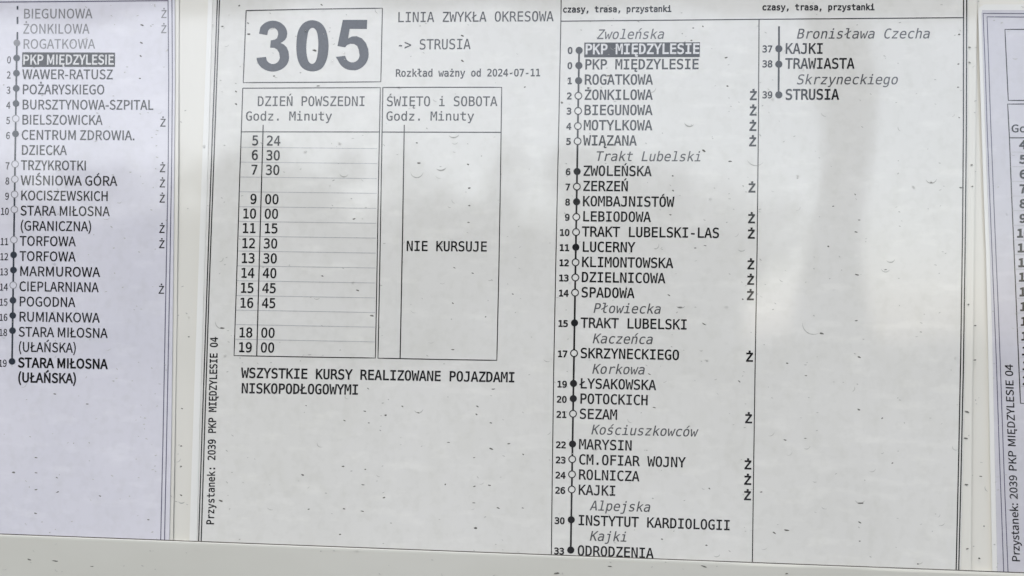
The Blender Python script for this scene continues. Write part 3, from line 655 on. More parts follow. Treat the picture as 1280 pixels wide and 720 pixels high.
def rail():
    """sloping grey rail whose lip holds the lower edges of the sheets; profile swept along its length"""
    V, F = [], []
    pa, pb = (-260, 657.6), (1540, 725.9)
    n = 60
    prof = [(0.0, 0.0009), (-0.8, 0.0022), (-0.3, 0.0026), (0.5, 0.0028), (3, 0.0029), (60, 0.0030), (110, 0.0031), (112, 0.0), (0.0, 0.0)]
    for i in range(n + 1):
        t = i / n
        x = pa[0] + (pb[0] - pa[0]) * t
        y = pa[1] + (pb[1] - pa[1]) * t
        for dy, h in prof:
            V.append(P(x, y + 1.2 + dy, h, False))
    m = len(prof)
    for i in range(n):
        for k in range(m):
            a = i * m + k
            b = i * m + (k + 1) % m
            F.append((a, b, b + m, a + m))
    F.append(tuple(range(m))); F.append(tuple(n * m + k for k in reversed(range(m))))
    link('bottom_rail', V, F, 'rail', board)
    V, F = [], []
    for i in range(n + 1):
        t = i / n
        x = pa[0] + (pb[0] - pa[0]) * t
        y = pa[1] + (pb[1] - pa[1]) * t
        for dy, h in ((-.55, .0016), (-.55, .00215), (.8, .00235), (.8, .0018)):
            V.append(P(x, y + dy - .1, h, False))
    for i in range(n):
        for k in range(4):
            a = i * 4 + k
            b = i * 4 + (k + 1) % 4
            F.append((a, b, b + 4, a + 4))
    link('gap_shade_strip', V, F, 'gap_shade', board)  # added dark strip, paints the shaded gap between sheets and rail
rail()

def strip(name, pl, pr, h, mat, parent, thick=0.0, nx=3, seg=24):
    """upright band between two image-pixel polylines"""
    def at(p, t):
        ys = p[0][1] + (p[-1][1] - p[0][1]) * t
        for (x0, y0), (x1, y1) in zip(p, p[1:]):
            if ys <= y1 or (x1, y1) == p[-1]:
                return x0 + (x1 - x0) * (ys - y0) / (y1 - y0), ys
    V, F = [], []
    for j in range(seg + 1):
        a, b = at(pl, j / seg), at(pr, j / seg)
        for i in range(nx + 1):
            s = i / nx
            V.append(P(a[0] + (b[0] - a[0]) * s, a[1] + (b[1] - a[1]) * s, h))
    n = nx + 1
    for j in range(seg):
        for i in range(nx):
            q = j * n + i
            F.append(facing(V, (q, q + n, q + n + 1, q + 1)))
    if thick:
        b = len(V)
        V += [v + Vector((0, thick, 0)) for v in V]
        F += [tuple(b + i for i in reversed(f)) for f in F[:]]
        rim = list(range(0, nx)) + [j * n + nx for j in range(seg)] + [seg * n + i for i in range(nx, 0, -1)] + [j * n for j in range(seg, 0, -1)]
        for i, r in enumerate(rim):
            q = rim[(i + 1) % len(rim)]
            rim_face(V, F, r, q, b)
    return link(name, V, F, mat, parent, smooth=True)

def straight(p, d=0.0):
    return [(x + d, y) for x, y in p]

# ================================================================== the middle sheet (line 305)
H1 = 0.0008
mid = thing('timetable_sheet', 'white laminated timetable sheet for bus line 305, in the middle of the board', 'timetable', ray(725, 700, H1), 'laminated timetables pinned side by side on the board')

L_OUT = [(274.0, -60), (271.7, 0), (265.0, 180), (258.7, 360), (252.5, 540), (248.2, 676.5), (246.4, 735)]
R_OUT = [(1204.6, -60), (1204.5, 0), (1204.3, 160), (1203.1, 300), (1200.8, 450), (1198.2, 580), (1195.2, 712), (1194.4, 735)]
strip('laminating_film', straight(L_OUT, -10.5), [(1222.5, -60), (1221, 20), (1219, 200), (1217, 380), (1215, 520), (1213.5, 735)], H1 - .0003, 'margin', mid, 0.0002, nx=120, seg=100)
strip('film_edge', straight(L_OUT, -11.5), [(266, -60), (265.8, 0), (260.6, 180), (254.6, 360), (249.2, 540), (246.0, 676), (244, 735)], H1 - .00012, 'edge', mid, 0.0001, nx=2, seg=40)
strip('paper', [(270, -60), (266.2, 0), (261, 180), (255, 360), (249.6, 540), (246.4, 676.5), (244.5, 735)], straight(R_OUT, 5.5), H1, 'paper', mid, 0.0001, nx=130, seg=100)

def sl(y):
    return -0.009 + 6.6e-5 * y

# border and column rules
rules('border_line', [L_OUT, [(276.0, -60), (274.4, 0), (268.0, 180), (261.4, 360), (255.6, 540), (251.4, 677), (249.8, 735)]], 1.4, mid, H1)
rules('border_line', [R_OUT, [(1208.6, -60), (1208.4, 0), (1208.0, 160), (1206.6, 300), (1204.4, 450), (1201.6, 580), (1198.4, 712), (1197.4, 735)]], 1.55, mid, H1)
rules('column_rule', [[(701.9, -60), (701.4, 0), (701.1, 26), (698.6, 150), (695.3, 300), (692.2, 458), (690.4, 588), (689.1, 700), (688.8, 735)]], 1.15, mid, H1)
rules('column_rule', [[(948.8, 24.2), (948.1, 150), (946.4, 308), (943.9, 458), (942, 588), (940.3, 712), (940, 735)]], 1.25, mid, H1)
rules('column_rule', [[(701.5, 26.4), (948.8, 24.1), (1204.2, 22.0)]], 1.15, mid, H1, lift=1.3)

# line number and its frame
rules('number_frame', [[(307.6, 13.2), (390, 11.4), (478, 10.2), (477, 56), (476, 102.2), (390, 102.9), (304, 103.2), (305.8, 58), (307.6, 13.2)]], 1.2, mid, H1, lift=1.2)

def cubic_path(pts, n=9):
    out = []
    m = len(pts)
    for i in range(m):
        p0, p1, p2, p3 = pts[i - 1], pts[i], pts[(i + 1) % m], pts[(i + 2) % m]
        for k in range(n):
            t = k / n
            q = []
            for c in (0, 1):
                q.append(.5 * (2 * p1[c] + (p2[c] - p0[c]) * t + (2 * p0[c] - 5 * p1[c] + 4 * p2[c] - p3[c]) * t * t + (3 * p1[c] - p0[c] - 3 * p2[c] + p3[c]) * t ** 3))
            out.append(tuple(q))
    return out

def filled(name, contours, parent, h, mat, lift=1.0):
    flip = [[(x / 100, -y / 100) for x, y in c] for c in contours]
    V2, F2 = fill(embolden(flip, 0.0))
    V = [P(x * 100, -y * 100, h + INK_H * lift) for x, y in V2]
    F = [facing(V, f) for f in F2]
    return link(name, V, F, mat, parent)

def arc(cx, cy, rx, ry, a0, a1, n=14):
    return [(cx + rx * math.cos(math.radians(a0 + (a1 - a0) * k / n)), cy - ry * math.sin(math.radians(a0 + (a1 - a0) * k / n))) for k in range(n + 1)]

Z5 = 4.923
def big(pts):            # the three digits were traced on an enlarged crop of the image
    return [(240 + x / Z5, y / Z5) for x, y in pts]
zero_out = big(cubic_path([(739, 124), (793, 142), (826, 192), (840, 275), (830, 362), (797, 421), (739, 439), (682, 420), (651, 368), (642, 285), (652, 196), (686, 143)]))
zero_in = big(cubic_path([(741, 171), (763, 186), (774, 225), (777, 283), (771, 344), (759, 380), (739, 393), (719, 380), (707, 344), (703, 284), (710, 222), (720, 186)]))
filled('line_number_digit', [zero_out, zero_in], mid, H1, 'big')
three = big([(412, 207)] + arc(498, 207, 88, 80, 162, 0, 16)[1:] + [(582, 230), (572, 246), (556, 258), (545, 264)]
            + [(566, 274), (583, 291), (594, 318), (597, 350)] + arc(497, 354, 100, 86, -4, -172, 18)
            + [(398, 356), (455, 350)] + arc(498, 352, 42, 42, 190, 360, 10)[1:] + [(536, 325), (524, 305), (506, 294), (480, 293), (485, 248), (507, 245), (524, 234), (530, 210)]
            + arc(497, 207, 33, 36, 0, 150, 8)[1:] + [(463, 216)])
filled('line_number_digit', [three], mid, H1, 'big')
five = big([(928, 122), (1078, 122), (1076, 178), (970, 177), (961, 236), (984, 224), (1012, 222), (1046, 236), (1070, 264), (1084, 300), (1087, 334)]
           + arc(987, 334, 100, 100, -4, -80, 10)[1:] + arc(985, 340, 92, 92, -92, -158, 8) + [(884, 350), (942, 343)]
           + arc(987, 340, 44, 44, 200, 360, 10)[1:] + [(1026, 306), (1016, 282), (998, 271), (976, 269), (955, 276), (942, 291), (895, 283)])
filled('line_number_digit', [five], mid, H1, 'big')

# heading
text('heading_text', 'LINIA ZWYKŁA OKRESOWA', 496.2, 27.6, 12.4, mid, H1, adv=9.33, weight=-.012, slope=-.006, mat='soft')
text('heading_text', '-> STRUSIA', 495.8, 61.9, 12.6, mid, H1, adv=9.25, weight=-.012, slope=-.008, mat='soft')
text('validity_text', 'Rozkład ważny od 2024-07-11', 494.2, 95.7, 9.0, mid, H1, adv=6.72, weight=.012, slope=-.003, mat='soft')

# weekday table
rules('weekday_table_frame', [[(303.4, 110.2), (390, 109.8), (475.4, 109.5), (473.2, 220), (471.2, 340), (469.2, 447.5), (380, 446.2), (292.5, 444.5), (296, 340), (299.5, 225), (303.4, 110.2)],
       [(301.9, 164.7), (473.9, 164.9)]], 1.15, mid, H1, lift=1.2)
rules('hour_rule', [[(328.9, 156), (324.8, 300), (320.8, 445)]], 1.3, mid, H1, lift=1.5)
hy = [184.0, 202.6, 221.2, 239.6, 258.2, 276.7, 295.1, 313.7, 332.2, 350.8, 369.3, 387.5, 405.6, 423.9]
row_l = []
for i, yy in enumerate(hy):
    t = (yy - 110) / 335
    row_l.append([(303 - 10.6 * t, yy), (472.5 - 4.5 * t, yy + 1.2 + 2.4 * t)])
tbl = rules('row_rule', row_l, 0.8, mid, H1, mat='hair', lift=0.9)
text('column_heading', 'DZIEŃ POWSZEDNI', 321.2, 132.4, 12.0, mid, H1, adv=9.05, weight=-.012, slope=0, mat='soft')
text('column_heading', 'Godz. Minuty', 306.6, 150.6, 11.2, mid, H1, adv=9.05, weight=-.008, slope=0, mat='soft')
times = [('5', '24', 181.4), ('6', '30', 199.7), ('7', '30', 218.0), ('9', '00', 254.6), ('10', '00', 272.8), ('11', '15', 291.0), ('12', '30', 309.9),
         ('13', '30', 328.5), ('14', '40', 347.0), ('15', '45', 365.7), ('16', '45', 384.4), ('18', '00', 421.5), ('19', '00', 440.0)]
for hr, mn, yb in times:
    dx = -(yb - 181.4) * 0.0315
    xh = 313.9 + dx - (9.1 if len(hr) == 2 else 0) - .3
    text('departure_hour', hr, xh + 0.8, yb, 12.0, mid, H1, adv=9.1, weight=.004, slope=.01, lean=-.03)
    text('departure_minute', mn, 332.6 + dx * .92, yb + .3, 12.0, mid, H1, adv=9.1, weight=.004, slope=.01, lean=-.03)

# weekend table
rules('weekend_table_frame', [[(478.5, 109.3), (552, 109.1), (627.1, 109.1), (625.6, 220), (623.5, 340), (621, 450.4), (546, 449.2), (472.4, 447.7), (474.6, 340), (476.6, 220), (478.5, 109.3)],
       [(477.7, 165.0), (625.9, 165.4)]], 1.2, mid, H1, lift=1.2)
rules('hour_rule', [[(505.3, 156), (503, 300), (500.1, 448.4)]], 1.3, mid, H1, lift=1.5)
text('column_heading', 'ŚWIĘTO i SOBOTA', 482.6, 132.5, 12.0, mid, H1, adv=9.28, weight=-.012, slope=0, mat='soft')
text('column_heading', 'Godz. Minuty', 482.2, 150.6, 11.2, mid, H1, adv=9.22, weight=-.008, slope=0, mat='soft')
text('no_service_text', 'NIE KURSUJE', 507.4, 313.4, 12.2, mid, H1, adv=9.25, weight=.0, slope=.008)
text('note_text', 'WSZYSTKIE KURSY REALIZOWANE POJAZDAMI', 301.4, 472.0, 12.2, mid, H1, adv=9.26, weight=.012, slope=.0166, lean=-.03)
text('note_text', 'NISKOPODŁOGOWYMI', 301.2, 491.3, 12.2, mid, H1, adv=9.2, weight=.012, slope=.012, lean=-.03)
text('stop_code_text', 'Przystanek: 2039 PKP MIĘDZYLESIE 04', 267.2, 656.2, 9.2, mid, H1, adv=6.72, weight=.012, up=.021)

text('column_heading', 'czasy, trasa, przystanki', 703.2, 15.4, 7.4, mid, H1, adv=5.68, weight=.035, slope=-.006)
text('column_heading', 'czasy, trasa, przystanki', 952.4, 12.6, 7.4, mid, H1, adv=5.88, weight=.035, slope=-.001)

# route column one
names = [('PKP MIĘDZYLESIE', 0), ('PKP MIĘDZYLESIE', 0), ('ROGATKOWA', 1), ('ŻONKILOWA', 2), ('BIEGUNOWA', 3), ('MOTYLKOWA', 4), ('WIĄZANA', 5), ('/Trakt Lubelski', None),
         ('ZWOLEŃSKA', 6), ('ZERZEŃ', 7), ('KOMBAJNISTÓW', 8), ('LEBIODOWA', 9), ('TRAKT LUBELSKI-LAS', 10), ('LUCERNY', 11), ('KLIMONTOWSKA', 12), ('DZIELNICOWA', 13),
         ('SPADOWA', 14), ('/Płowiecka', None), ('TRAKT LUBELSKI', 15), ('/Kaczeńca', None), ('SKRZYNECKIEGO', 17), ('/Korkowa', None), ('ŁYSAKOWSKA', 19), ('POTOCKICH', 20),
         ('SEZAM', 21), ('/Kościuszkowców', None), ('MARYSIN', 22), ('CM.OFIAR WOJNY', 23), ('ROLNICZA', 24), ('KAJKI', 26), ('/Alpejska', None), ('INSTYTUT KARDIOLOGII', 30),
         ('/Kajki', None), ('ODRODZENIA', 33)]
open_rows = {3, 4, 5, 6, 9, 11, 12, 14, 15, 16, 20, 24, 27, 28, 29}
request_rows = {3, 4, 5, 6, 9, 11, 12, 14, 15, 16, 20, 24, 27, 28, 29}
text('street_name', 'Zwoleńska', 745.0, 48.8, 12.0, mid, H1, adv=9.45, weight=-.012, slope=-.004, mat='street', italic=.20)
def dotxy(k):
    return 723.9 - 10.5 * k / 33, 67.6 + 18.985 * k - 4.7 - 1.9 * k / 33
line_pts = []
rd = None
segs = []
ks = [k for k, n in enumerate(names) if n[1] is not None]
for a, b in zip(ks, ks[1:]):
    (xa, ya), (xb, yb) = dotxy(a), dotxy(b)
    ra = 4.4 if a in open_rows else 0
    rb = 4.4 if b in open_rows else 0
    L = math.hypot(xb - xa, yb - ya)
    segs.append([(xa + (xb - xa) * ra / L, ya + (yb - ya) * ra / L), (xb - (xb - xa) * rb / L, yb - (yb - ya) * rb / L)])
route = rules('route_line', segs, 2.3, mid, H1, lift=1.0)
for k, (nm, mi) in enumerate(names):
    yb = 67.6 + 18.985 * k
    xs = 731.0 - 9.3 * k / 33
    s_ = sl(yb)
    if mi is None:
        text('street_name', nm[1:], xs + 14.2, yb + .6, 12.0, mid, H1, adv=9.5, weight=-.012, slope=s_ * .8, mat='street', italic=.20)
        continue
    if k == 0:
        patch('highlight_bar', ((730.4, 53.2), (875, 52.8), (874.6, 71.2), (730.2, 71.6)), 40, 6, 'ink', mid, H1 + INK_H)
        t = text('stop_name', nm, xs - .2, yb, 12.4, mid, H1, adv=9.6, weight=.012, slope=s_, mat='white', lift=2.2)
        t['label'] = 'white stop name reversed out of a dark bar'
    else:
        text('stop_name', nm, xs - .4, yb, 12.3, mid, H1, adv=9.57, weight=.004, slope=s_)
    x, y = dotxy(k)
    if k in open_rows:
        o = disc('stop_circle', x, y, 4.9, route, H1, 'ink', hole=3.6, lift=1.25)
    else:
        o = disc('stop_dot', x, y, 4.5, route, H1, 'ink', lift=1.35)
    t2 = str(mi)
    xr = x - 8.2
    text('travel_time', t2, xr - 6.4 * len(t2), yb - .6 - 1.0 * k / 33, 7.8, mid, H1, adv=6.5, weight=.036, slope=s_)
    if k in request_rows:
        xz = 937.0 - 7.3 * (k - 3) / 26
        text('request_stop_mark', 'Ż', xz - .4, yb + (sl(yb) * 205) * .95 + .3, 10.4, mid, H1, adv=9.3, weight=.03, slope=s_)

# route column two
rt2 = rules('route_line', [[(973.8, 32.8), (973.7, 60.8), (973.5, 80.2), (973.2, 118.5)]], 2.3, mid, H1)
text('street_name', 'Bronisława Czecha', 994.8, 48.2, 12.2, mid, H1, adv=9.85, weight=-.012, slope=-.002, mat='street', italic=.20)
for nm, mi, yb, yd in (('KAJKI', 37, 67.0, 60.8), ('TRAWIASTA', 38, 85.7, 80.2), ('STRUSIA', 39, 124.4, 118.5)):
    text('stop_name', nm, 981.2, yb, 12.8, mid, H1, adv=9.65, weight=.004 if nm != 'STRUSIA' else .012, slope=-.002)
    disc('stop_dot', 973.5, yd, 4.5, rt2, H1, 'ink', lift=1.35)
    text('travel_time', str(mi), 952.6, yb - 1.8, 8.2, mid, H1, adv=6.6, weight=.022)
text('street_name', 'Skrzyneckiego', 994.8, 105.3, 12.2, mid, H1, adv=9.8, weight=-.012, slope=0, mat='street', italic=.20)

# ================================================================== the left sheet
H0 = 0.0006
left = thing('timetable_sheet', 'lilac laminated route list at the left edge, ending in bold STARA MIŁOSNA', 'timetable', ray(60, 690, H0), 'laminated timetables pinned side by side on the board')
L_IN = [(211, -60), (210.0, 0), (210.8, 100), (210.3, 200), (207.3, 360), (203.9, 540), (200.8, 676), (199.6, 735)]
L_OU = [(214.6, -60), (214.9, 0), (215.4, 100), (214.6, 200), (211.9, 360), (208.4, 540), (205.6, 676), (204.4, 735)]
strip('laminating_film', [(-230, -60), (-236, 735)], [(224, -60), (223, 200), (221, 400), (217.5, 600), (215, 735)], H0 - .0003, 'margin', left, 0.0002, nx=60, seg=100)
strip('paper', [(-222, -60), (-228, 735)], [(217.6, -60), (218.4, 0), (218.8, 100), (217.8, 200), (216.4, 360), (214.2, 540), (211.6, 676), (210.4, 735)], H0, 'lilac', left, 0.0001, nx=60, seg=100)
rules('border_line', [L_OU, [(p[0], p[1]) for p in L_IN[1:]]], 1.1, left, H0, mat='lila_line')
rules('border_line', [[(-120, 3.6), (0, 2.5), (210, .7)]], 1.2, left, H0, mat='lila_line', lift=1.3)
ln = [('BIEGUNOWA', 115, None, 0), ('ŻONKILOWA', 111.3, None, 0), ('ROGATKOWA', 118.4, None, 0), ('PKP MIĘDZYLESIE', 142.6, '0', 1), ('WAWER-RATUSZ', 141, '2', 0), ('POŻARYSKIEGO', 130.6, '3', 0),
      ('BURSZTYNOWA-SZPITAL', 191.4, '4', 0), ('BIELSZOWICKA', 127.6, '5', 0), ('CENTRUM ZDROWIA.', 168.6, '6', 0), ('DZIECKA', 83, None, 0), ('TRZYKROTKI', 108, '7', 0), ('WIŚNIOWA GÓRA', 146, '8', 0),
      ('KOCISZEWSKICH', 135.3, '9', 0), ('STARA MIŁOSNA', 136.7, '10', 0), ('(GRANICZNA)', 114.6, None, 0), ('TORFOWA', 94.2, '11', 0), ('TORFOWA', 94, '12', 0), ('MARMUROWA', 124.6, '13', 0),
      ('CIEPLARNIANA', 122.8, '14', 0), ('POGODNA', 93.6, '15', 0), ('RUMIANKOWA', 124.2, '16', 0), ('STARA MIŁOSNA', 134, '18', 0), ('(UŁAŃSKA)', 95.4, None, 0), ('STARA MIŁOSNA', 134, '19', 2),
      ('(UŁAŃSKA)', 95.4, None, 2)]
lopen = {7, 10, 11, 12, 13, 15, 18}
lz = {0, 1, 7, 10, 11, 12, 14, 15, 18}
def lbase(j):
    return 23 + 18.93 * j if j < 23 else 459.0 + (j - 23) * 18.6
def ldot(j):
    return 21.6 - 6.6 * j / 23, lbase(j) - 7.3
lseg = []
lk = [2] + [j for j in range(3, 24) if ln[j][2] is not None]
lseg.append([(21.9, 7.5), (21.8, 12)]); lseg.append([(21.8, 21), (21.8, 30)]); lseg.append([(21.7, 40), (21.6, 53.5)])
for a, b in zip(lk, lk[1:]):
    (xa, ya), (xb, yb) = ldot(a), ldot(b)
    ra = 4.6 if a in lopen else 0
    rb = 4.6 if b in lopen else 0
    L = math.hypot(xb - xa, yb - ya)
    lseg.append([(xa + (xb - xa) * ra / L, ya + (yb - ya) * ra / L), (xb - (xb - xa) * rb / L, yb - (yb - ya) * rb / L)])
lroute = rules('route_line', lseg, 2.1, left, H0, mat='big')
for j, (nm, xe, mi, st) in enumerate(ln):
    yb = lbase(j)
    xs = 29.2 - 6.8 * j / 24
    s_ = -.003 + 4.6e-5 * yb
    if st == 1:
        patch('highlight_bar', ((27.8, 65.3), (143.8, 65.7), (143.6, 83.6), (27.5, 83.6)), 40, 6, 'ink', left, H0 + INK_H)
        t = text('stop_name', nm, xs - .4, yb + .6, 11.8, left, H0, x_end=xe, font='sans', weight=.020, slope=s_, mat='white', lift=2.2)
        t['label'] = 'white stop name reversed out of a dark bar'
    else:
        text('stop_name', nm, xs - .6, yb, 11.9, left, H0, x_end=xe + .4, font='sans', weight=.030 if st == 2 else (-.004 if j < 3 else .004), slope=s_,
             mat='faded' if j < 3 else 'ink', lean=-.01)
    if mi is not None or j == 2:
        x, y = ldot(j)
        if j in lopen:
            disc('stop_circle', x, y, 4.6, lroute, H0, 'faded', hole=3.8, lift=1.25)
        else:
            o = disc('stop_dot', x, y, 4.2, lroute, H0, 'faded' if j == 2 else 'big', lift=1.35)
            if j == 2:
                o['label'] = 'pale grey dot of a stop already passed'
    if mi is not None:
        wd = 5.0 if len(mi) == 1 else 10.4
        xr = 13.4 - 5.2 * (j - 3) / 20
        text('travel_time', mi, xr - wd, yb - .7, 8.6, left, H0, x_end=xr + .4, font='sans', weight=.004)
    if j in lz:
        xz = 201.3 - 3.2 * j / 18
        text('request_stop_mark', 'Ż', xz - .4, yb + (-.6 if j < 3 else 2.2 + j * .06), 9.6, left, H0, x_end=xz + 7.3, font='sans', weight=.004, mat='faded' if j < 2 else 'soft')

# ================================================================== the right sheet
H2 = 0.0010
right = thing('timetable_sheet', 'lilac laminated timetable cut off by the right edge, its corner rounded', 'timetable', ray(1300, 715, H2), 'laminated timetables pinned side by side on the board')
R_A = [(1228.9, 16.7), (1231.4, 80), (1233.6, 150), (1236.2, 220), (1239.4, 300), (1242.6, 380), (1245.4, 450), (1249.0, 560), (1251.6, 630), (1254.6, 714), (1255.2, 735)]
R_B = [(1233.8, 21.0), (1235.9, 80), (1238.2, 150), (1241.0, 220), (1244.2, 300), (1247.6, 380), (1250.2, 450), (1254.0, 560), (1256.6, 630), (1260.0, 714), (1260.6, 735)]
def rounded_sheet(name, edge, top, rad, h, mat, parent, right_x=1560, thick=.0001, nx=40, seg=110):
    """sheet whose left side follows edge and whose top left corner is rounded"""
    V, F = [], []
    y1 = 735
    def ex(y):
        for (x0, y0), (x1, y1_) in zip(edge, edge[1:]):
            if y <= y1_:
                return x0 + (x1 - x0) * (y - y0) / (y1_ - y0)
        return edge[-1][0]
    for j in range(seg + 1):
        t = j / seg
        y = top + (y1 - top) * (t * t * .35 + t * .65 if j else 0)
        d = y - top
        cut = rad - math.sqrt(max(0, rad * rad - (rad - d) ** 2)) if d < rad else 0
        xl = ex(y) + cut
        for i in range(nx + 1):
            V.append(P(xl + (right_x - xl) * (i / nx) ** 1.3, y - .004 * (xl - 1228), h))
    n = nx + 1
    for j in range(seg):
        for i in range(nx):
            q = j * n + i
            F.append(facing(V, (q, q + n, q + n + 1, q + 1)))
    b = len(V)
    V += [v + Vector((0, thick, 0)) for v in V]
    F += [tuple(b + i for i in reversed(f)) for f in F[:]]
    rim = list(range(0, nx)) + [j * n + nx for j in range(seg)] + [seg * n + i for i in range(nx, 0, -1)] + [j * n for j in range(seg, 0, -1)]
    for i, r in enumerate(rim):
        q = rim[(i + 1) % len(rim)]
        rim_face(V, F, r, q, b)
    return link(name, V, F, mat, parent, smooth=True)
film_l = [(1222.4, 5), (1224.5, 80), (1227, 160), (1229.6, 240), (1232.6, 320), (1234.6, 400), (1236.4, 500), (1238.4, 600), (1241, 735)]
rounded_sheet('laminating_film', film_l, 5.5, 8, H2 - .0002, 'edge', right)
rounded_sheet('paper', [(x + 4.2 + 2.0 * y / 735, y) for x, y in film_l], 12.5, 1.0, H2, 'lilac_dimmed', right)
rules('border_line', [[(1560, 17.6), (1280, 17.0)] + R_A, [(1560, 21.8), (1280, 21.3)] + R_B], 1.1, right, H2, mat='lila_line')
rules('number_frame', [[(1400, 36.4), (1256.2, 36.7), (1258.2, 80), (1260.4, 125.5), (1400, 125.4)]], 1.2, right, H2)
TBL = [(1400, 130), (1259.6, 130), (1261.8, 172), (1264.4, 240), (1267, 300), (1270.4, 380), (1273.7, 460), (1275.6, 504), (1400, 507)]
rules('weekday_table_frame', [TBL, [(1261.8, 172.2), (1400, 172.2)]], 1.25, right, H2)
rules('row_rule', [[(1262.6 + .042 * (190 + 18.3 * i - 190), 190 + 18.3 * i), (1400, 191 + 18.3 * i)] for i in range(17)], .8, right, H2, mat='hair')
text('column_heading', 'Godz.', 1263.6, 165.2, 9.4, right, H2, x_end=1304, font='sans', weight=.012)
for i in range(17):
    hb = 185.8 + 18.45 * i - (0.4 if i > 8 else 0)
    hs_ = str(4 + i)
    xx = 1274.2 if len(hs_) == 1 else 1270.6 + .042 * (18.45 * (i - 6))
    text('departure_hour', hs_, xx, hb, 10.2, right, H2, x_end=xx + (9.0 if len(hs_) == 1 else 18.0), font='sans', weight=.05)
    # reads upwards along the border
def upward_sans():
    s = 'Przystanek: 2039 PKP MIĘDZYLESIE 04'
    V, F = [], []
    pen = 0; items = []
    for ch in s:
        if ch == ' ':
            pen += .42; continue
        g = glyph_mesh('sans', ch, .006)
        items.append((pen, g)); pen += g[0]
    k = (703.0 - 455.4) / (pen * 9.2)
    for p0, g in items:
        b = len(V)
        for gx, gy in g[1]:
            u = (p0 + gx) * 9.2 * k
            V.append(P(1275.0 - 9.2 * u / 247.6 - gy * 9.6, 703.0 - u - .05 * gy * 9.2, H2 + INK_H))
        F += [tuple(b + i for i in f) for f in g[2]]
    link('stop_code_text', V, F, 'ink', right)
upward_sans()

# ------------------------------------------------------------------ dirt and water on the film
def surf_h(px, py):
    """how far the top surface stands off the back panel at an image pixel"""
    if py > 669.5 + .0379 * px:
        return 0.00302, False
    if px < 217: return H0 + .00002, True
    if px < 245: return 0.00002, False
    if px < 1210: return H1 + .00002, True
    if px < 1236: return H2 - .0002, True
    return H2 + .00002, True

def blob(V, F, px, py, a, b, rot, height, n=9):
    """low irregular bump lying on the film"""
    h, wv = surf_h(px, py)
    base = len(V)
    ca, sa = math.cos(rot), math.sin(rot)
    for ring, (rr, hh) in enumerate(((1.0, 0.0), (.75, .6), (.4, .92))):
        for k in range(n):
            t = 2 * math.pi * k / n
            j = 1 + (.22 * math.sin(t * 2 + px) + .12 * math.sin(3 * t + py)) 
            x, y = a * rr * math.cos(t) * j, b * rr * math.sin(t) * j
            V.append(P(px + x * ca - y * sa, py + x * sa + y * ca, h + height * hh + .00001, wv))
    V.append(P(px, py, h + height, wv))
    for ring in range(2):
        for k in range(n):
            q, r = base + ring * n + k, base + ring * n + (k + 1) % n
            F.append(facing(V, (q, r, r + n, q + n)))
    for k in range(n):
        F.append(facing(V, (base + 2 * n + k, base + 2 * n + (k + 1) % n, base + 3 * n)))

def crescent(V, F, px, py, r, a0, a1, wmax, height=.00004, n=12):
    h, wv = surf_h(px, py)
    base = len(V)
    for k in range(n + 1):
        t = k / n
        a = math.radians(a0 + (a1 - a0) * t)
        wd = wmax * math.sin(math.pi * t) * .5 + .08
        for s in (-1, 0, 1):
            q = r + s * wd
            V.append(P(px + q * math.cos(a), py - q * math.sin(a), h + (height if s == 0 else .00001), wv))
    for k in range(n):
        for s in (0, 1):
            q = base + 3 * k + s
            F.append(facing(V, (q, q + 1, q + 4, q + 3)))

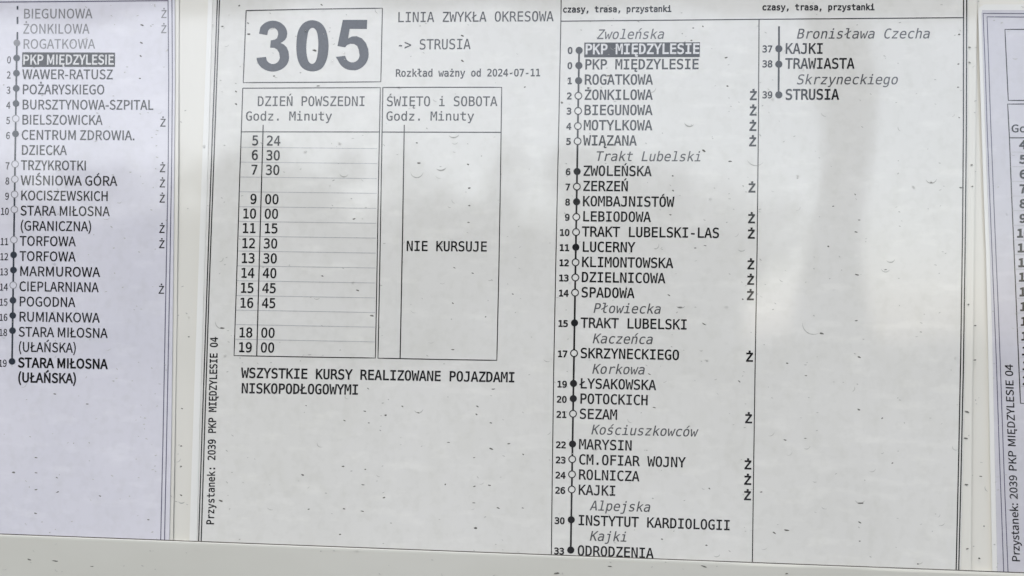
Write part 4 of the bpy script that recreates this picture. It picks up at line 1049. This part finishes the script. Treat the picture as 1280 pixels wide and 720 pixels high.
strong = [(17, 590.5, 2.6, 1.1), (177.5, 31.3, 2.0, 1.2), (176.7, 53.5, 1.9, 1.1), (175.8, 70, 1.6, 1.0), (311, 42.6, 2.1, 1.2), (310, 28.8, 1.4, .9), (278, 33, 1.4, 1.1), (299, 7, 1.3, 1.2),
          (393.2, 63, 3.0, 1.3), (577.8, 44.6, 2.2, 1.0), (578, 76, 2.1, 1.2), (397.6, 107.4, 2.0, 1.0), (523.6, 203.8, 2.1, 1.3), (586.6, 235, 1.6, 1.2), (586.6, 257, 1.4, 1.1), (585, 205.5, 1.4, 1.1),
          (442.5, 273.6, 1.8, 1.1), (464.8, 394.6, 2.6, 1.2), (277.8, 410, 2.6, 1.3), (614, 561, 3.4, .9), (378.3, 593.6, 1.7, 1.3), (480, 622, 1.6, 1.2), (594.5, 660, 2.4, 1.3), (428.8, 583, 1.6, 1.1),
          (276, 626, 3.0, 1.2), (907.6, 72, 2.0, 1.1), (761, 94.6, 3.2, 1.0), (879.8, 188.4, 2.4, 1.5), (912.6, 201.6, 2.1, 1.1), (850, 384, 3.0, 1.0), (880, 405, 3.0, .7), (1071.2, 343.4, 2.8, 1.0),
          (1070.4, 400.8, 1.7, 1.0), (1027, 416.8, 2.6, 1.5), (1074, 446.4, 2.4, 1.2), (1073.5, 512, 2.3, 1.1), (1075.5, 629, 3.4, 1.1), (1074.7, 653, 2.3, 1.0), (983.3, 662.8, 3.4, 1.2), (967.8, 666, 2.4, 1.0),
          (1208.8, 514.6, 2.8, 1.1), (1207.3, 547.7, 2.4, 1.1), (1208, 605.6, 2.2, 1.1), (1209.2, 686, 1.8, .9), (1214.6, 206, 1.3, 1.0), (1215.4, 233, 1.2, .9), (1201, 234.6, 1.9, 1.1), (226.4, 619, 1.6, 1.0),
          (226.2, 583, 1.3, 1.0), (36.6, 699.5, 3.0, .9), (69, 701.2, 4.0, .9), (44.4, 641.6, 1.8, 1.0), (185.4, 649.6, 1.5, .9), (109, 505, 1.7, .8), (68.5, 492.4, 2.2, .8), (762.3, 708, 2.4, .9), (880, 708, 3.8, .9),
          (695.8, 716.6, 4.6, 1.0), (984, 454, 1.8, .9), (616.6, 486.3, 2.2, .9), (596.7, 508, 2.0, .9), (613.6, 528.6, 2.0, .8), (702.5, 128.5, 1.9, .9), (295, 114.4, 1.5, 1.0), (295, 130, 1.5, 1.1), (981.4, 550, 1.8, 1.0)]
medium = [(382.6, 507), (456, 514), (482, 519), (503, 508), (523, 516), (430.6, 525.7), (461, 528.6), (595.6, 518), (560.6, 553), (592.7, 572), (636, 554.6), (654, 568), (456.6, 586.7), (453.7, 606),
          (556.6, 605.5), (593, 608), (611.8, 606.6), (592.3, 628.6), (385.8, 636.5), (430, 636), (453, 639), (425, 668), (653.4, 635), (622.7, 635), (866.5, 35), (878.6, 33), (864.3, 50.5), (909.3, 107.5),
          (840.9, 219.8), (841.3, 238.2), (838, 268.5), (881.4, 307), (869, 310), (836.2, 369), (928.4, 374), (811.7, 467.7), (924, 476.7), (817.8, 509.4), (886.7, 610.7), (883, 681.6), (827.5, 674), (951.5, 615),
          (1035.4, 308), (1041.5, 257.8), (1210.6, 380.6), (1219, 407), (1107, 337), (1164, 228), (1151, 415), (1007.4, 469.5), (1102.7, 522.8), (1006.7, 548), (1115.5, 578.8), (1074.7, 676.4), (1147.4, 705),
          (983.3, 717), (1226, 595.5), (1230, 657.7), (1224, 698), (226.4, 557.5), (227.5, 510.7), (236, 421), (521, 178.6), (585.6, 278), (447, 363), (403, 345), (568, 334.7), (590.8, 341.5), (641, 367.6),
          (566, 379), (607, 396), (566, 437), (460, 485.7), (342.5, 95), (402, 6), (656, 108.8), (174.8, 98), (45, 591), (45, 612), (71, 597), (72, 615), (125, 620), (45, 572), (115, 708), (1212, 59), (1212, 78),
          (1198, 80), (1199, 43), (1197.6, 109), (1199, 147), (1074, 275), (1070, 290), (1069, 243), (1218.6, 450)]
V, F = [], []
for x, y, a, b in strong:
    blob(V, F, x, y, a * .95, b * .85, RND.uniform(-.15, .45), .00010)
for x, y in medium:
    blob(V, F, x, y, RND.uniform(1.1, 1.9), RND.uniform(.55, .9), RND.uniform(-.3, .6), .00007)
o = link('dirt_specks', V, F, 'dirt')
o['kind'] = 'stuff'; o['label'] = 'dark grains of dirt left by rain on the laminated sheets and rail'; o['category'] = 'dirt'

V, F = [], []
cols = [RND.uniform(0, 1280) for _ in range(70)]
for i in range(650):
    if RND.random() < .6:
        x = RND.choice(cols) + RND.gauss(0, 3)
    else:
        x = RND.uniform(0, 1280)
    y = RND.uniform(0, 720)
    blob(V, F, x, y, RND.uniform(.6, 1.7), RND.uniform(.35, .7), RND.uniform(-.6, .9), .00004, n=7)
for i in range(110):
    x, y = RND.uniform(0, 1280), RND.uniform(0, 720)
    r = RND.uniform(2.2, 6)
    c = RND.uniform(220, 330)
    crescent(V, F, x, y, r, c - RND.uniform(25, 70), c + RND.uniform(25, 70), RND.uniform(.25, .8))
for x, y, r, a0, a1, wm in ((521, 214, 8, 190, 350, 1.0), (551, 205, 8, 225, 330, 1.8), (567, 164, 8, 220, 330, 1.5), (430, 215, 6, 200, 330, 1.3), (278, 402, 9, 180, 275, 1.0), (862, 151, 7, 200, 320, 1.6),
                         (927, 308, 6, 220, 320, 1.2), (851, 378, 7, 220, 320, 1.6), (1017, 404, 14, 175, 300, 1.0), (1113, 322, 6, 215, 340, 1.2), (1107, 334, 6, 200, 330, .9), (1075, 622, 7, 210, 330, 1.6),
                         (1164, 222, 7, 200, 350, 1.0), (523, 510, 6, 210, 350, 1.2), (227, 624, 5, 215, 320, 1.2), (945, 195, 12, 205, 320, .9)):
    crescent(V, F, x, y, r, a0, a1, wm)
o = link('dried_drop_marks', V, F, 'dirt2')
o['kind'] = 'stuff'; o['label'] = 'pale dried rain marks scattered over the laminated sheets and rail'; o['category'] = 'dirt'

V, F = [], []
for i in range(60):
    x, y = RND.uniform(0, 1280), RND.uniform(0, 720)
    r = RND.choice((.9, 1.1, 1.4, 1.8))
    blob(V, F, x, y, r * 1.1, r, RND.uniform(0, 3), r * .308 * MM * .16, n=12)
o = link('water_droplets', V, F, 'water', smooth=True)
o['kind'] = 'stuff'; o['label'] = 'clear rain droplets clinging to the laminated sheets'; o['category'] = 'water'

V, F = [], []
blob(V, F, 596.5, 691.6, 2.8, 1.8, .2, .0004)
o = link('rust_speck', V, F, 'rust'); o['label'] = 'brown rust speck on the top edge of the grey bottom rail'; o['category'] = 'rust spot'

# ------------------------------------------------------------------ what the glossy film mirrors: unseen things behind the camera
G = [Vector(p) for p in ((-120, -140, 0), (120, -140, 0), (120, 30, 0), (-120, 30, 0))]
o = link('ground', G, [(0, 1, 2, 3)], 'ground'); o['kind'] = 'structure'

def foliage(name, cx, cy, cz, rx, ry, rz, n, size, parent, seed):
    r = random.Random(seed)
    V, F = [], []
    cl = [(r.gauss(0, .42), r.gauss(0, .42), max(-.8, min(.55, r.gauss(0, .42))), r.uniform(.22, .42)) for _ in range(16)]
    for i in range(n):
        c = r.choice(cl)
        d = Vector((r.gauss(0, 1), r.gauss(0, 1), r.gauss(0, 1))).normalized() * c[3] * r.uniform(.5, 1)
        p = Vector((cx + rx * (c[0] + d.x), cy + ry * (c[1] + d.y), cz + rz * (c[2] + d.z)))
        a = Vector((r.gauss(0, 1), r.gauss(0, 1), r.gauss(0, 1))).normalized() * size
        b = a.cross(Vector((r.gauss(0, 1), r.gauss(0, 1), r.gauss(0, 1)))).normalized() * size * .7
        k = len(V)
        V += [p - a, p + b, p + a, p - b]
        F.append((k, k + 1, k + 2, k + 3))
    return link(name, V, F, 'leaf', parent)

def trunk(name, x, y, h, parent):
    V, F = [], []
    n = 10
    for j, (z, q) in enumerate(((0, .24), (.4, .17), (h * .5, .14), (h, .08))):
        for k in range(n):
            a = 2 * math.pi * k / n
            V.append(Vector((x + q * math.cos(a) + .05 * j, y + q * math.sin(a), z)))
    for j in range(3):
        for k in range(n):
            F.append((j * n + k, j * n + (k + 1) % n, (j + 1) * n + (k + 1) % n, (j + 1) * n + k))
    return link(name, V, F, 'bark', parent, smooth=True)

tr = [(-16.5, 'first added tree from the left in the row before the pale building'), (-13.2, 'second added tree from the left in the row before the pale building'),
      (-9.8, 'third added tree from the left in the row before the pale building'), (-6.9, 'fourth added tree from the left in the row before the pale building'),
      (-3.6, 'middle added tree of the row, before the centre of the pale building'), (-0.6, 'added tree almost opposite the board in the row before the pale building'),
      (2.3, 'last added tree of the row on the right, before the end of the pale building')]
for i, (x, lab) in enumerate(tr):  # unseen trees added so the sky veil on the film fades gradually
    y = -26 - (i % 3) * .8
    t = thing('tree', lab, 'tree', (x, y, 0), 'added trees in a row before the pale building')
    trunk('trunk', x, y, 3.4 + (i % 2) * .5, t)
    foliage('crown', x, y, 3.5 + (i % 3) * .35, 3.0, 1.6, 3.0, 1500, .15, t, i + 3)
bld = thing('building', 'long low pale rendered building across the road from the board', 'building', (-11, -30, 0))
box('wall', (-36, -36, 0), (4.7, -30, 4.3), 'plaster', bld)
box('roof', (-36.3, -36.3, 4.3), (5.0, -29.7, 4.5), 'roof', bld)
for i in range(12):
    for z in (1.3,):
        x = -34 + 3.2 * i
        wf = box('window', (x, -30.0, z), (x + 1.3, -29.96, z + 1.4), 'edge', bld)
        box('pane', (x + .08, -29.958, z + .08), (x + 1.22, -29.95, z + 1.32), 'pane', wf)
V, F = [], []
r = random.Random(9)
for i in range(5000):
    p = Vector((r.uniform(-24, 24), -23 + r.uniform(-.6, .6), r.uniform(0.05, 0.95) + .1 * math.sin(i)))
    a = Vector((r.gauss(0, 1), r.gauss(0, 1), r.gauss(0, 1))).normalized() * .16
    b = a.cross(Vector((r.gauss(0, 1), r.gauss(0, 1), r.gauss(0, 1)))).normalized() * .12
    k = len(V); V += [p - a, p + b, p + a, p - b]; F.append((k, k + 1, k + 2, k + 3))
o = link('hedge', V, F, 'leaf'); o['kind'] = 'stuff'; o['label'] = 'low clipped green hedge along the far side of the road'; o['category'] = 'hedge'

lp = thing('lamp_post', 'grey steel lamp post on the pavement opposite the board', 'lamp post', (.84, -2.9, 0))
def tube(name, x, y, z0, z1, r0, r1, mat, parent, n=20):
    V, F = [], []
    for z, q in ((z0, r0), (z1, r1)):
        for k in range(n):
            a = 2 * math.pi * k / n
            V.append(Vector((x + q * math.cos(a), y + q * math.sin(a), z)))
    for k in range(n):
        F.append((k, (k + 1) % n, n + (k + 1) % n, n + k))
    F.append(tuple(reversed(range(n)))); F.append(tuple(range(n, 2 * n)))
    return link(name, V, F, mat, parent, smooth=False)
tube('foot', .84, -2.9, 0, .9, .15, .15, 'post', lp)
tube('pole', .84, -2.9, .9, 6.0, .105, .085, 'post', lp)
box('lamp_head', (.76, -3.3, 6.0), (.96, -2.7, 6.12), 'post', lp, .02)

can = thing('canopy', 'flat grey shelter canopy on slim posts beyond the board', 'shelter roof', (0, -4.2, 0))
box('roof_slab', (-4.5, -5.4, 3.33), (5.5, -3.9, 3.46), 'roof', can, .01)
for x in (-4.3, 5.3):
    tube('post', x, -5.2, 0, 3.33, .05, .05, 'post', can)
